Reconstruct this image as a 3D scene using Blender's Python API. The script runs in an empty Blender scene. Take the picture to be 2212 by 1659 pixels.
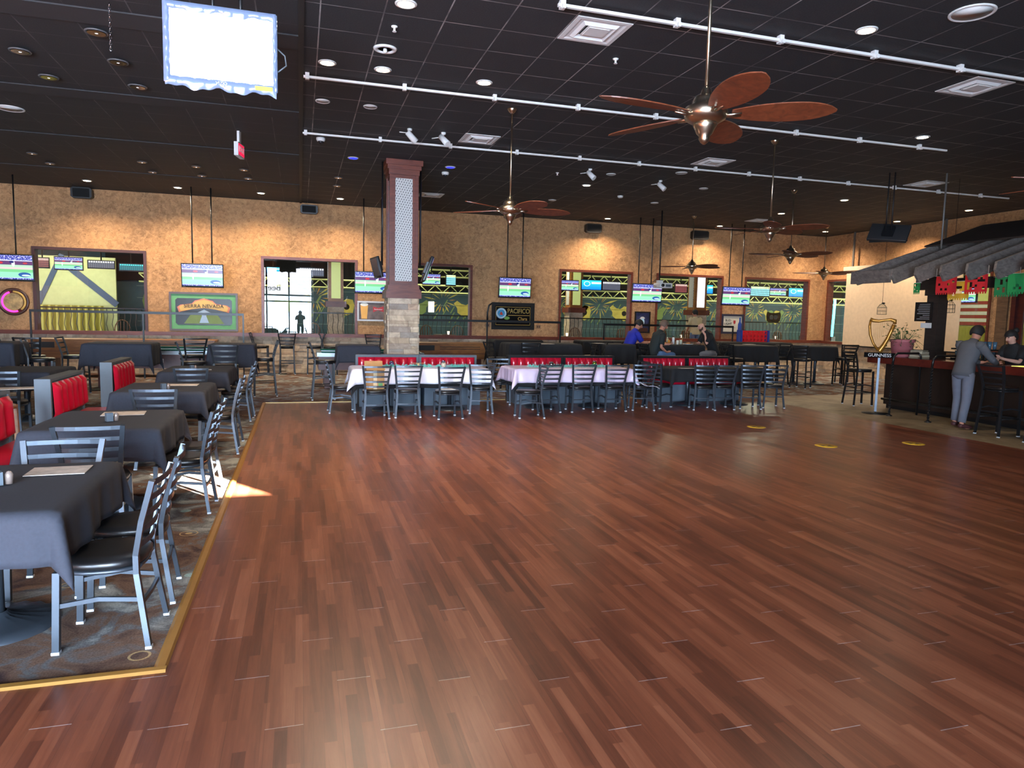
import bpy, bmesh, math, random
from mathutils import Vector, Matrix, Euler
random.seed(7)
PI = math.pi
sc = bpy.context.scene
COL = sc.collection
# ------------------------------------------------------------------ camera
YAW, PIT, ROL, FPX, CH = math.radians(16.93), math.radians(5.58), math.radians(-1.263), 1506.3, 1.72
_f = Vector((math.sin(YAW)*math.cos(PIT), math.cos(YAW)*math.cos(PIT), -math.sin(PIT)))
_r0 = Vector((math.cos(YAW), -math.sin(YAW), 0)); _d0 = _f.cross(_r0)
_R = math.cos(ROL)*_r0 + math.sin(ROL)*_d0; _D = -math.sin(ROL)*_r0 + math.cos(ROL)*_d0
cd = bpy.data.cameras.new('camera'); cam = bpy.data.objects.new('camera', cd); COL.objects.link(cam)
cd.sensor_fit = 'HORIZONTAL'; cd.sensor_width = 36.0; cd.lens = FPX/2212*36.0; cd.clip_start = .05; cd.clip_end = 300
m = Matrix.Identity(4)
for i in range(3):
    m[i][0], m[i][1], m[i][2] = _R[i], -_D[i], -_f[i]
m[2][3] = CH
cam.matrix_world = m
sc.camera = cam
def ray(x, y): return _f + _R*((x-1106)/FPX) + _D*((y-829.5)/FPX)
def onZ(x, y, z=0.0):
    q = ray(x, y); t = (z-CH)/q.z; return Vector((q.x*t, q.y*t, z))
def onY(x, y, Y):
    q = ray(x, y); t = Y/q.y; return Vector((q.x*t, Y, CH+q.z*t))
def onX(x, y, X):
    q = ray(x, y); t = X/q.x; return Vector((X, q.y*t, CH+q.z*t))
# ------------------------------------------------------------------ view, world, sun
H, YW, XR, XL, YR = 4.70, 20.5, 17.6, -11.5, -4.0
vs = sc.view_settings
vs.view_transform = 'Standard'; vs.look = 'None'; vs.gamma = 1; vs.use_curve_mapping = False
vs.exposure = 0.7
sc.cycles.sample_clamp_indirect = 3.0
sc.cycles.caustics_reflective = False
sc.cycles.caustics_refractive = False
sc.cycles.max_bounces = 10
wd = bpy.data.worlds.new('world'); sc.world = wd; wd.use_nodes = True
bg = wd.node_tree.nodes['Background']; bg.inputs[0].default_value = (.80, .90, 1, 1); bg.inputs[1].default_value = 16.0
sl = bpy.data.lights.new('sun', 'SUN'); sl.energy = 420; sl.angle = .006; sl.color = (1, .95, .86)
so = bpy.data.objects.new('sun', sl); COL.objects.link(so)
SUN = Vector((-.56*math.cos(.28), .83*math.cos(.28), -math.sin(.28)))
so.rotation_euler = SUN.to_track_quat('-Z', 'Y').to_euler()
def area(name, loc, rot, sx, sy, e, col, portal=False, spread=PI):
    l = bpy.data.lights.new(name, 'AREA'); l.shape = 'RECTANGLE'; l.size = sx; l.size_y = sy; l.energy = e; l.color = col
    l.spread = spread
    o = bpy.data.objects.new(name, l); COL.objects.link(o); o.location = loc; o.rotation_euler = rot
    if portal: l.cycles.is_portal = True
    return o
# daylight through the glazed entrance behind the camera
area('entrance_daylight', (-2.6, YR-.25, 2.3), (PI/2, 0, 0), 6.6, 4.0, 3900, (.50, .72, 1))
area('entrance_portal', (-2.6, YR-.15, 2.3), (PI/2, 0, 0), 6.6, 4.2, 1, (1, 1, 1), True)
# ------------------------------------------------------------------ materials
def s2l(c):
    return tuple((v/12.92 if v <= .04045 else ((v+.055)/1.055)**2.4) for v in c)
def rgb(r, g, b): return s2l((r/255, g/255, b/255))
class NT:
    def __init__(s, name):
        s.m = bpy.data.materials.new(name); s.m.use_nodes = True; s.t = s.m.node_tree
        s.b = s.t.nodes['Principled BSDF']; s.out = s.t.nodes['Material Output']
    def n(s, typ, **kw):
        x = s.t.nodes.new(typ)
        for k, v in kw.items():
            if hasattr(x, k): setattr(x, k, v)
        return x
    def l(s, a, b): s.t.links.new(a, b)
    def setin(s, node, **kw):
        for k, v in kw.items(): node.inputs[k.replace('_', ' ')].default_value = v
    def ramp(s, fac, stops, interp='LINEAR'):
        r = s.n('ShaderNodeValToRGB'); r.color_ramp.interpolation = interp
        e = r.color_ramp.elements
        while len(e) < len(stops): e.new(.5)
        for i, (p, c) in enumerate(stops):
            e[i].position = p; e[i].color = (*c, 1) if len(c) == 3 else c
        s.l(fac, r.inputs[0]); return r
    def math(s, op, a, b=0.0, c=None):
        x = s.n('ShaderNodeMath'); x.operation = op
        for i, v in enumerate((a, b) if c is None else (a, b, c)):
            if hasattr(v, 'links'): s.l(v, x.inputs[i])
            else: x.inputs[i].default_value = v
        return x.outputs[0]
    def coord(s, kind='Object', scale=(1, 1, 1), rot=(0, 0, 0)):
        c = s.n('ShaderNodeTexCoord'); mp = s.n('ShaderNodeMapping'); mp.inputs['Scale'].default_value = scale
        mp.inputs['Rotation'].default_value = rot
        s.l(c.outputs[kind], mp.inputs[0]); return mp.outputs[0]
    def noise(s, vec, scale, detail=4, rough=.55, dist=0):
        x = s.n('ShaderNodeTexNoise'); s.l(vec, x.inputs['Vector'])
        x.inputs['Scale'].default_value = scale; x.inputs['Detail'].default_value = detail
        x.inputs['Roughness'].default_value = rough; x.inputs['Distortion'].default_value = dist
        return x.outputs['Fac']
    def mix(s, fac, a, b, mode='MIX'):
        x = s.n('ShaderNodeMix'); x.data_type = 'RGBA'; x.blend_type = mode
        for sock, v in ((x.inputs[0], fac), (x.inputs[6], a), (x.inputs[7], b)):
            if hasattr(v, 'links'): s.l(v, sock)
            elif isinstance(v, (int, float)): sock.default_value = v
            else: sock.default_value = (*v, 1)
        return x.outputs[2]
    def bump(s, h, strength=.3, dist=.01):
        x = s.n('ShaderNodeBump'); x.inputs['Strength'].default_value = strength; x.inputs['Distance'].default_value = dist
        s.l(h, x.inputs['Height']); s.l(x.outputs[0], s.b.inputs['Normal'])
MC = {}
def mat(name, col, rough=.6, metal=0.0, emit=None, es=1.0, nscale=0, namt=.15, bump=0, coat=0, alpha=None, spec=None, sheen=0):
    if name in MC: return MC[name]
    t = NT(name); c = rgb(*col)
    t.b.inputs['Base Color'].default_value = (*c, 1)
    t.b.inputs['Roughness'].default_value = rough; t.b.inputs['Metallic'].default_value = metal
    if coat: t.b.inputs['Coat Weight'].default_value = coat
    if sheen: t.b.inputs['Sheen Weight'].default_value = sheen
    if spec is not None: t.b.inputs['Specular IOR Level'].default_value = spec
    if alpha is not None: t.b.inputs['Alpha'].default_value = alpha
    if emit:
        t.b.inputs['Emission Color'].default_value = (*rgb(*emit), 1); t.b.inputs['Emission Strength'].default_value = es
    if not nscale and not emit: nscale, namt = 9, .06
    if nscale:
        v = t.coord('Object'); f = t.noise(v, nscale, 5)
        r = t.ramp(f, [(.3, tuple(x*(1-namt) for x in c)), (.7, tuple(min(1, x*(1+namt)) for x in c))])
        t.l(r.outputs[0], t.b.inputs['Base Color'])
        if bump: t.bump(f, bump)
    MC[name] = t.m
    return t.m

def mat_floor():
    t = NT('plank_floor')
    c = t.n('ShaderNodeTexCoord'); sp = t.n('ShaderNodeSeparateXYZ'); t.l(c.outputs['Object'], sp.inputs[0])
    X, Y = sp.outputs[0], sp.outputs[1]
    r = t.math('FLOOR', t.math('DIVIDE', X, .153))
    u = t.math('ADD', t.math('DIVIDE', Y, 1.22), t.math('MULTIPLY', r, .3667))
    k = t.math('FLOOR', u); fu = t.math('FRACT', u); fx = t.math('FRACT', t.math('DIVIDE', X, .153))
    cv = t.n('ShaderNodeCombineXYZ'); t.l(r, cv.inputs[0]); t.l(k, cv.inputs[1])
    wn = t.n('ShaderNodeTexWhiteNoise'); wn.noise_dimensions = '2D'; t.l(cv.outputs[0], wn.inputs['Vector'])
    # strips inside a plank
    st = t.math('FLOOR', t.math('DIVIDE', t.math('ADD', X, t.math('MULTIPLY', wn.outputs['Value'], .04)), .051))
    cv2 = t.n('ShaderNodeCombineXYZ'); t.l(st, cv2.inputs[0]); t.l(t.math('FLOOR', t.math('ADD', t.math('DIVIDE', Y, .8), t.math('MULTIPLY', st, .29))), cv2.inputs[1])
    wn2 = t.n('ShaderNodeTexWhiteNoise'); wn2.noise_dimensions = '2D'; t.l(cv2.outputs[0], wn2.inputs['Vector'])
    gv = t.n('ShaderNodeCombineXYZ'); t.l(t.math('MULTIPLY', X, 26.0), gv.inputs[0]); t.l(t.math('MULTIPLY', Y, 1.3), gv.inputs[1]); t.l(t.math('MULTIPLY', wn2.outputs['Value'], 9.0), gv.inputs[2])
    g = t.noise(gv.outputs[0], 1.6, 7, .62, .6)
    gv2 = t.n('ShaderNodeCombineXYZ'); t.l(t.math('MULTIPLY', X, 5.0), gv2.inputs[0]); t.l(t.math('MULTIPLY', Y, .8), gv2.inputs[1])
    g2 = t.noise(gv2.outputs[0], 2.0, 4, .6, .4)
    f = t.math('ADD', t.math('ADD', t.math('MULTIPLY', wn.outputs['Value'], .22), t.math('MULTIPLY', wn2.outputs['Value'], .30)), t.math('ADD', t.math('MULTIPLY', g, .42), t.math('MULTIPLY', g2, .30)))
    rp = t.ramp(f, [(.25, rgb(66, 35, 25)), (.48, rgb(98, 53, 37)), (.68, rgb(122, 68, 47)), (.95, rgb(150, 92, 66))])
    e1 = t.math('LESS_THAN', fu, .0034)
    e2 = t.math('LESS_THAN', fx, .014)
    ee = t.n('ShaderNodeTexWhiteNoise'); ee.noise_dimensions = '2D'; t.l(cv.outputs[0], ee.inputs['Vector'])
    c1 = t.mix(t.math('MULTIPLY', e2, .35), rp.outputs[0], rgb(30, 14, 11))
    c2 = t.mix(t.math('MULTIPLY', e1, t.math('ADD', .45, t.math('MULTIPLY', wn2.outputs['Value'], .5))), c1, rgb(185, 170, 168))  # plank ends painted pale, as light glancing off the joints
    t.l(c2, t.b.inputs['Base Color'])
    sm = t.noise(t.coord('Object', (1, 1, 1)), 1.1, 3)
    rr = t.ramp(sm, [(.3, (.282,)*3), (.75, (.32,)*3)])
    t.l(rr.outputs[0], t.b.inputs['Roughness'])
    t.b.inputs['Specular IOR Level'].default_value = .42
    h = t.math('ADD', t.math('MULTIPLY', g, .5), t.math('MULTIPLY', t.noise(t.coord('Object', (9, 1.6, 1)), 3, 2), .4))
    t.bump(h, .10, .004)
    return t.m
def mat_carpet():
    t = NT('patterned_carpet')
    v = t.coord('Object')
    n1 = t.noise(v, 2.6, 5, .6, 1.0); n2 = t.noise(v, 90, 2)
    base = t.ramp(n1, [(.28, rgb(54, 42, 46)), (.38, rgb(84, 64, 56)), (.47, rgb(108, 84, 70)), (.53, rgb(98, 96, 96)), (.62, rgb(140, 140, 136)), (.76, rgb(156, 156, 144))])
    vo = t.n('ShaderNodeTexVoronoi'); vo.feature = 'F1'; vo.inputs['Scale'].default_value = 2.6; t.l(v, vo.inputs['Vector'])
    rings = t.math('SINE', t.math('MULTIPLY', vo.outputs['Distance'], 75))
    near = t.math('LESS_THAN', vo.outputs['Distance'], .22)
    pk = t.n('ShaderNodeSeparateColor'); t.l(vo.outputs['Color'], pk.inputs[0])
    sel = t.math('GREATER_THAN', pk.outputs[0], .25)
    rg = t.math('MULTIPLY', t.math('MULTIPLY', t.math('GREATER_THAN', rings, .72), near), sel)
    c = t.mix(t.math('MULTIPLY', rg, .65), base.outputs[0], rgb(188, 158, 112))
    vo2 = t.n('ShaderNodeTexVoronoi'); vo2.inputs['Scale'].default_value = 3.1; t.l(v, vo2.inputs['Vector'])
    pk2 = t.n('ShaderNodeSeparateColor'); t.l(vo2.outputs['Color'], pk2.inputs[0])
    dot = t.math('MULTIPLY', t.math('LESS_THAN', vo2.outputs['Distance'], .14), t.math('GREATER_THAN', pk2.outputs[1], .45))
    c = t.mix(t.math('MULTIPLY', dot, .7), c, rgb(146, 172, 168))
    c = t.mix(.30, c, t.ramp(n2, [(.3, (.1, .1, .1)), (.7, (.9, .9, .9))]).outputs[0], 'OVERLAY')
    t.l(c, t.b.inputs['Base Color']); t.b.inputs['Roughness'].default_value = .95; t.b.inputs['Specular IOR Level'].default_value = .1
    t.bump(n2, .4, .004)
    return t.m
def mat_tilefloor():
    t = NT('beige_floor_tile')
    v = t.coord('Object'); b = t.n('ShaderNodeTexBrick'); t.l(v, b.inputs[0]); b.offset = 0
    t.setin(b, Scale=1.0); b.inputs['Brick Width'].default_value = .45; b.inputs['Row Height'].default_value = .45; b.inputs['Mortar Size'].default_value = .006
    n = t.noise(v, 2.2, 6, .6, .8)
    c = t.ramp(n, [(.3, rgb(104, 88, 66)), (.5, rgb(138, 120, 94)), (.7, rgb(160, 142, 114))])
    b.inputs['Mortar'].default_value = (*rgb(110, 92, 70), 1); t.l(c.outputs[0], b.inputs['Color1']); t.l(c.outputs[0], b.inputs['Color2'])
    t.l(b.outputs[0], t.b.inputs['Base Color']); t.b.inputs['Roughness'].default_value = .5
    return t.m
def mat_ceiling():
    t = NT('black_ceiling_tile')
    c = t.n('ShaderNodeTexCoord'); sp = t.n('ShaderNodeSeparateXYZ'); t.l(c.outputs['Object'], sp.inputs[0])
    X, Y = sp.outputs[0], sp.outputs[1]
    fx = t.math('FRACT', t.math('DIVIDE', t.math('ADD', X, 30.5-2.65+.006), .61)); fy = t.math('FRACT', t.math('DIVIDE', t.math('ADD', Y, 30.5-6.75+.006), .61))
    ln = t.math('MAXIMUM', t.math('LESS_THAN', fx, .022), t.math('LESS_THAN', fy, .022))
    v = t.coord('Object'); nn = t.noise(v, 1.7, 3); fine = t.noise(v, 70, 3)
    tile = t.ramp(fine, [(.35, rgb(29, 31, 35)), (.75, rgb(43, 45, 49))])
    lnw = t.math('MULTIPLY', ln, t.ramp(nn, [(.4, (.15,)*3), (.65, (.8,)*3)]).outputs[0])
    left = t.math('GREATER_THAN', X, 0.03)
    lnw = t.math('MULTIPLY', lnw, t.math('ADD', .25, t.math('MULTIPLY', left, .75)))
    cc = t.mix(lnw, tile.outputs[0], rgb(165, 162, 160))
    t.l(cc, t.b.inputs['Base Color']); t.b.inputs['Roughness'].default_value = .75
    t.bump(t.math('SUBTRACT', t.math('MULTIPLY', fine, .3), ln), .5, .006)
    return t.m
def mat_plaster(name='troweled_plaster', a=(146, 110, 78), b=(186, 138, 94), d=(112, 80, 54)):
    t = NT(name)
    v = t.coord('Object')
    n1 = t.noise(v, .9, 5, .6, .5); n2 = t.noise(t.coord('Object', (1, 1, 1.4)), 13, 8, .75, 1.2); n3 = t.noise(v, 8, 7, .75, .8)
    c = t.ramp(n1, [(.35, rgb(*a)), (.65, rgb(*b))]).outputs[0]
    c = t.mix(t.ramp(n3, [(.42, (0, 0, 0)), (.62, (.65,)*3)]).outputs[0], c, rgb(210, 164, 118))
    c = t.mix(t.ramp(n2, [(.34, (.8,)*3), (.47, (0, 0, 0))]).outputs[0], c, rgb(*d))
    t.l(c, t.b.inputs['Base Color']); t.b.inputs['Roughness'].default_value = .8; t.b.inputs['Specular IOR Level'].default_value = .25
    t.bump(n2, .5, .02)
    return t.m
def mat_stone():
    t = NT('stacked_stone')
    g = t.n('ShaderNodeNewGeometry'); v = t.coord('Object')
    n = t.noise(v, 5, 6, .65, .8)
    r = t.ramp(g.outputs['Random Per Island'], [(0, rgb(176, 152, 126)), (.25, rgb(212, 188, 158)), (.5, rgb(196, 174, 150)), (.7, rgb(226, 204, 176)), (.88, rgb(152, 142, 132)), (1, rgb(208, 172, 140))])
    c = t.mix(t.ramp(n, [(.42, (0,)*3), (.66, (.55,)*3)]).outputs[0], r.outputs[0], rgb(112, 92, 76))
    t.l(c, t.b.inputs['Base Color']); t.b.inputs['Roughness'].default_value = .85; t.bump(n, .8, .02)
    return t.m
def mat_wood(name, dark, light, scale=(1, 1, 1), rough=.4):
    t = NT(name); v = t.coord('Object', scale); n = t.noise(v, 3, 6, .6, 1.0)
    c = t.ramp(n, [(.3, rgb(*dark)), (.7, rgb(*light))]); t.l(c.outputs[0], t.b.inputs['Base Color']); t.b.inputs['Roughness'].default_value = rough
    t.bump(n, .15, .004); return t.m
def mat_glass(name='window_glass', tint=(1, 1, 1), ior=1.75):
    t = NT(name); tr = t.n('ShaderNodeBsdfTransparent'); gl = t.n('ShaderNodeBsdfGlossy'); fr = t.n('ShaderNodeFresnel'); mx = t.n('ShaderNodeMixShader')
    tr.inputs[0].default_value = (*tint, 1); gl.inputs['Roughness'].default_value = .0; fr.inputs[0].default_value = ior
    gg = t.n('ShaderNodeNewGeometry'); t.l(t.math('MULTIPLY', fr.outputs[0], t.math('SUBTRACT', 1.0, gg.outputs['Backfacing'])), mx.inputs[0]); t.l(tr.outputs[0], mx.inputs[1]); t.l(gl.outputs[0], mx.inputs[2]); t.l(mx.outputs[0], t.out.inputs[0])
    return t.m
def mat_game(name='baseball_broadcast', es=.85):
    t = NT(name); c = t.n('ShaderNodeTexCoord'); sp = t.n('ShaderNodeSeparateXYZ'); t.l(c.outputs['Generated'], sp.inputs[0])
    X, Z = sp.outputs[0], sp.outputs[2]
    band = t.ramp(Z, [(0, rgb(210, 225, 255)), (.07, rgb(150, 225, 190)), (.30, rgb(120, 205, 140)), (.42, rgb(230, 200, 200)), (.50, rgb(180, 225, 190)), (.60, rgb(96, 60, 110)), (.76, rgb(210, 215, 255)), (.80, rgb(120, 130, 190))], 'CONSTANT').outputs[0]
    cv = t.n('ShaderNodeCombineXYZ'); t.l(X, cv.inputs[0]); t.l(t.math('MULTIPLY', Z, .6), cv.inputs[1])
    n = t.noise(cv.outputs[0], 34, 3, .7)
    crowd = t.ramp(n, [(.4, rgb(40, 50, 150)), (.5, rgb(120, 130, 220)), (.58, rgb(240, 240, 255))], 'CONSTANT').outputs[0]
    cf = t.math('MAXIMUM', t.math('GREATER_THAN', Z, .80), t.math('LESS_THAN', Z, .055))
    cc = t.mix(cf, band, crowd)
    # players
    def blob(cx, cz, rx, rz, col, cc):
        dx = t.math('DIVIDE', t.math('SUBTRACT', X, cx), rx); dz = t.math('DIVIDE', t.math('SUBTRACT', Z, cz), rz)
        d = t.math('ADD', t.math('MULTIPLY', dx, dx), t.math('MULTIPLY', dz, dz))
        return t.mix(t.math('LESS_THAN', d, 1.0), cc, col)
    cc = blob(.60, .66, .035, .13, rgb(235, 240, 255), cc); cc = blob(.57, .72, .05, .05, rgb(30, 40, 110), cc)
    cc = blob(.27, .44, .02, .16, rgb(225, 235, 245), cc); cc = blob(.33, .68, .06, .045, rgb(200, 50, 60), cc)
    cc = blob(.85, .68, .05, .035, rgb(190, 60, 70), cc); cc = blob(.82, .20, .13, .10, rgb(40, 90, 160), cc); cc = blob(.85, .17, .09, .04, rgb(200, 225, 250), cc)
    t.l(cc, t.b.inputs['Emission Color']); t.b.inputs['Emission Strength'].default_value = es
    t.b.inputs['Base Color'].default_value = (.01, .01, .01, 1); t.b.inputs['Roughness'].default_value = .2
    return t.m
def mat_board(name, bgc, es=1.0, title=(255, 255, 255), kind='scores'):
    t = NT(name); c = t.n('ShaderNodeTexCoord'); sp = t.n('ShaderNodeSeparateXYZ'); t.l(c.outputs['Generated'], sp.inputs[0])
    X, Z = sp.outputs[0], sp.outputs[2]
    if kind == 'scores':
        g = t.math('MAXIMUM', t.math('LESS_THAN', t.math('FRACT', t.math('MULTIPLY', X, 12)), .16), t.math('LESS_THAN', t.math('FRACT', t.math('MULTIPLY', Z, 5)), .2))
        cc = t.mix(g, rgb(*bgc), rgb(25, 25, 40))
        hd = t.math('MULTIPLY', t.math('GREATER_THAN', Z, .78), t.math('GREATER_THAN', t.math('FRACT', t.math('MULTIPLY', X, 11)), .35))
        cc = t.mix(hd, cc, rgb(*title))
    else:
        dx = t.math('SUBTRACT', X, .27); dz = t.math('MULTIPLY', t.math('SUBTRACT', Z, .62), .62)
        d = t.math('SQRT', t.math('ADD', t.math('MULTIPLY', dx, dx), t.math('MULTIPLY', dz, dz)))
        ring = t.math('LESS_THAN', t.math('ABSOLUTE', t.math('SUBTRACT', d, .15)), .018)
        bar = t.math('MULTIPLY', t.math('GREATER_THAN', X, .5), t.math('LESS_THAN', t.math('ABSOLUTE', t.math('SUBTRACT', Z, .72)), .1))
        cc = t.mix(Z, rgb(10, 110, 220), rgb(*bgc)); cc = t.mix(t.math('MAXIMUM', ring, bar), cc, rgb(200, 245, 255))
    t.l(cc, t.b.inputs['Emission Color']); t.b.inputs['Emission Strength'].default_value = es
    t.b.inputs['Base Color'].default_value = (.01, .01, .01, 1)
    return t.m
def mat_lattice():
    t = NT('patterned_white_panel'); v = t.coord('Object', (1, 1, 1), (0, 0, 0))
    sp = t.n('ShaderNodeSeparateXYZ'); t.l(v, sp.inputs[0]); H_ = t.math('ADD', sp.outputs[0], sp.outputs[1]); Z = sp.outputs[2]
    a = t.math('FRACT', t.math('MULTIPLY', t.math('ADD', t.math('MULTIPLY', H_, 2.4), Z), 9)); b = t.math('FRACT', t.math('MULTIPLY', t.math('SUBTRACT', Z, t.math('MULTIPLY', H_, 1.6)), 12))
    k = t.math('MULTIPLY', t.math('LESS_THAN', a, .45), t.math('LESS_THAN', b, .38))
    t.l(t.mix(k, rgb(196, 194, 190), rgb(70, 68, 70)), t.b.inputs['Base Color']); t.b.inputs['Roughness'].default_value = .35
    return t.m
M_floor, M_carpet, M_tile, M_ceil, M_pl, M_stone = mat_floor(), mat_carpet(), mat_tilefloor(), mat_ceiling(), mat_plaster(), mat_stone()
M_metal = mat('dark_powder_metal', (66, 72, 80), .38, .55)
M_metal2 = mat('black_powder_metal', (34, 35, 38), .42, .4)
M_glide = mat('pale_plastic_glide', (200, 205, 212), .4)
M_seat = mat('black_vinyl', (22, 21, 22), .35)
M_cloth = mat('charcoal_tablecloth', (42, 44, 54), .85, nscale=60, namt=.12)
M_cloth2 = mat('black_tablecloth', (24, 24, 27), .9, nscale=60, namt=.12)
M_red = mat('red_vinyl', (186, 16, 46), .28, coat=.3)
M_trim = mat('grey_laminate', (84, 92, 100), .5)
M_blk = mat('black_plastic', (18, 18, 20), .4)
M_dk = mat('dark_void', (10, 10, 11), .9)
M_wht = mat('white_paint', (215, 213, 210), .55)
M_brass = mat('brass_edge', (150, 106, 46), .5, .3)
M_mahog = mat_wood('mahogany_trim', (82, 36, 26), (118, 58, 42), (1, 1, 6))
M_oak = mat_wood('golden_oak', (120, 74, 32), (160, 104, 50), (1, 4, 4))
M_nickel = mat('brushed_nickel', (190, 176, 155), .28, 1.0)
M_dnick = mat('dark_nickel', (92, 84, 78), .3, 1.0)
M_blade = mat_wood('walnut_blade', (78, 38, 22), (122, 64, 38), (4, 4, 1), .45)
M_glass = mat_glass()
M_game = mat_game()
M_paper = mat('menu_paper', (196, 182, 172), .7, nscale=14, namt=.25)
M_lite = mat('lit_lamp', (255, 255, 255), emit=(255, 226, 180), es=14)
M_blue = mat('lit_blue_lamp', (60, 60, 255), emit=(20, 30, 255), es=3.5)
M_off = mat('unlit_reflector', (170, 170, 175), .12, 1.0)
M_skin = mat('skin', (190, 128, 104), .55)
M_skin2 = mat('light_skin', (214, 160, 138), .55)
M_denim = mat('blue_denim', (88, 118, 160), .8)
# ------------------------------------------------------------------ mesh builder
class MB:
    def __init__(s): s.v = []; s.f = []; s.mi = []; s.mats = []; s.cur = 0; s.sm = []; s.smooth = False
    def use(s, m):
        if m not in s.mats: s.mats.append(m)
        s.cur = s.mats.index(m); return s
    def face(s, idx): s.f.append(idx); s.mi.append(s.cur); s.sm.append(s.smooth)
    def box(s, x0, y0, z0, x1, y1, z1, M=None):
        b = len(s.v)
        for z in (z0, z1):
            for x, y in ((x0, y0), (x1, y0), (x1, y1), (x0, y1)):
                p = Vector((x, y, z)); s.v.append(M @ p if M else p)
        sm = s.smooth; s.smooth = False
        for q in ((3, 2, 1, 0), (4, 5, 6, 7), (0, 1, 5, 4), (1, 2, 6, 5), (2, 3, 7, 6), (3, 0, 4, 7)): s.face([b+i for i in q])
        s.smooth = sm; return s
    def cbox(s, c, size, M=None):
        return s.box(c[0]-size[0]/2, c[1]-size[1]/2, c[2]-size[2]/2, c[0]+size[0]/2, c[1]+size[1]/2, c[2]+size[2]/2, M)
    def bbox(s, x0, y0, z0, x1, y1, z1, r=.01, M=None):      # bevelled box
        bm = bmesh.new(); bmesh.ops.create_cube(bm, size=1)
        for v in bm.verts: v.co = Vector(((x0+x1)/2+v.co.x*(x1-x0), (y0+y1)/2+v.co.y*(y1-y0), (z0+z1)/2+v.co.z*(z1-z0)))
        bmesh.ops.bevel(bm, geom=bm.edges[:], offset=r, segments=2, affect='EDGES', profile=.6)
        b = len(s.v); bm.verts.index_update()
        for v in bm.verts: s.v.append(M @ v.co if M else v.co.copy())
        sm = s.smooth; s.smooth = True
        for f in bm.faces: s.face([b+v.index for v in f.verts])
        s.smooth = sm; bm.free(); return s
    def tube(s, pts, r, n=8, cap=True, flat=None):           # flat=(a,b): rectangular bar section
        pts = [Vector(p) for p in pts]; rs = r if isinstance(r, (list, tuple)) else [r]*len(pts)
        b = len(s.v); up = None; N = 4 if flat else n
        for i, p in enumerate(pts):
            t = (pts[min(i+1, len(pts)-1)]-pts[max(i-1, 0)]).normalized()
            if up is None:
                a = Vector((0, 0, 1)) if abs(t.z) < .9 else Vector((1, 0, 0)); up = (a-t*a.dot(t)).normalized()
            else: up = (up-t*up.dot(t)).normalized()
            sd = t.cross(up)
            for k in range(N):
                if flat:
                    sx, sy = ((1, 1), (-1, 1), (-1, -1), (1, -1))[k]
                    s.v.append(p+up*(flat[0]/2*sx)+sd*(flat[1]/2*sy))
                else:
                    a = 2*PI*k/N; s.v.append(p+(up*math.cos(a)+sd*math.sin(a))*rs[i])
        sm = s.smooth; s.smooth = not flat
        for i in range(len(pts)-1):
            for k in range(N):
                s.face([b+i*N+k, b+i*N+(k+1) % N, b+(i+1)*N+(k+1) % N, b+(i+1)*N+k])
        s.smooth = False
        if cap:
            s.face([b+k for k in range(N)][::-1]); s.face([b+(len(pts)-1)*N+k for k in range(N)])
        s.smooth = sm; return s
    def lathe(s, prof, c=(0, 0, 0), n=24, M=None):           # prof [(r,z)]
        b = len(s.v); c = Vector(c)
        for r, z in prof:
            for k in range(n):
                a = 2*PI*k/n; p = Vector((r*math.cos(a), r*math.sin(a), z)); s.v.append((M @ p if M else p)+c)
        sm = s.smooth; s.smooth = True
        for i in range(len(prof)-1):
            for k in range(n): s.face([b+i*n+k, b+i*n+(k+1) % n, b+(i+1)*n+(k+1) % n, b+(i+1)*n+k])
        s.smooth = sm
        if prof[0][0] > 1e-4: s.face([b+k for k in range(n)][::-1])
        if prof[-1][0] > 1e-4: s.face([b+(len(prof)-1)*n+k for k in range(n)])
        return s
    def prism(s, poly, d, M=None):                           # poly in XZ plane (x,z), extruded along y by d
        b = len(s.v); n = len(poly)
        for y in (0, d):
            for x, z in poly:
                p = Vector((x, y, z)); s.v.append(M @ p if M else p)
        s.face([b+i for i in range(n)]); s.face([b+n+i for i in range(n)][::-1])
        for i in range(n): s.face([b+i, b+n+i, b+n+(i+1) % n, b+(i+1) % n])
        return s
    def sph(s, c, r, n=12, m=8):
        r = r if isinstance(r, (tuple, list)) else (r, r, r)
        b = len(s.v); c = Vector(c)
        for i in range(m+1):
            ph = PI*i/m
            for k in range(n):
                a = 2*PI*k/n; s.v.append(c+Vector((r[0]*math.sin(ph)*math.cos(a), r[1]*math.sin(ph)*math.sin(a), r[2]*math.cos(ph))))
        sm = s.smooth; s.smooth = True
        for i in range(m):
            for k in range(n): s.face([b+i*n+k, b+(i+1)*n+k, b+(i+1)*n+(k+1) % n, b+i*n+(k+1) % n])
        s.smooth = sm; return s
    def grid(s, P, nx, ny):                                   # P(i,j)
        b = len(s.v)
        for j in range(ny+1):
            for i in range(nx+1): s.v.append(Vector(P(i, j)))
        sm = s.smooth; s.smooth = True
        for j in range(ny):
            for i in range(nx): s.face([b+j*(nx+1)+i, b+j*(nx+1)+i+1, b+(j+1)*(nx+1)+i+1, b+(j+1)*(nx+1)+i])
        s.smooth = sm; return s
    def build(s, name, m=None, parent=None, loc=None, rot=None):
        me = bpy.data.meshes.new(name); me.from_pydata([tuple(v) for v in s.v], [], s.f)
        ms = s.mats if s.mats else [m]
        for q in ms: me.materials.append(q)
        if s.mats: me.polygons.foreach_set('material_index', s.mi)
        me.polygons.foreach_set('use_smooth', s.sm)
        me.validate(); me.update()
        o = bpy.data.objects.new(name, me); COL.objects.link(o)
        if parent: o.parent = parent
        if loc is not None: o.location = loc
        if rot is not None: o.rotation_euler = rot
        return o
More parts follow.
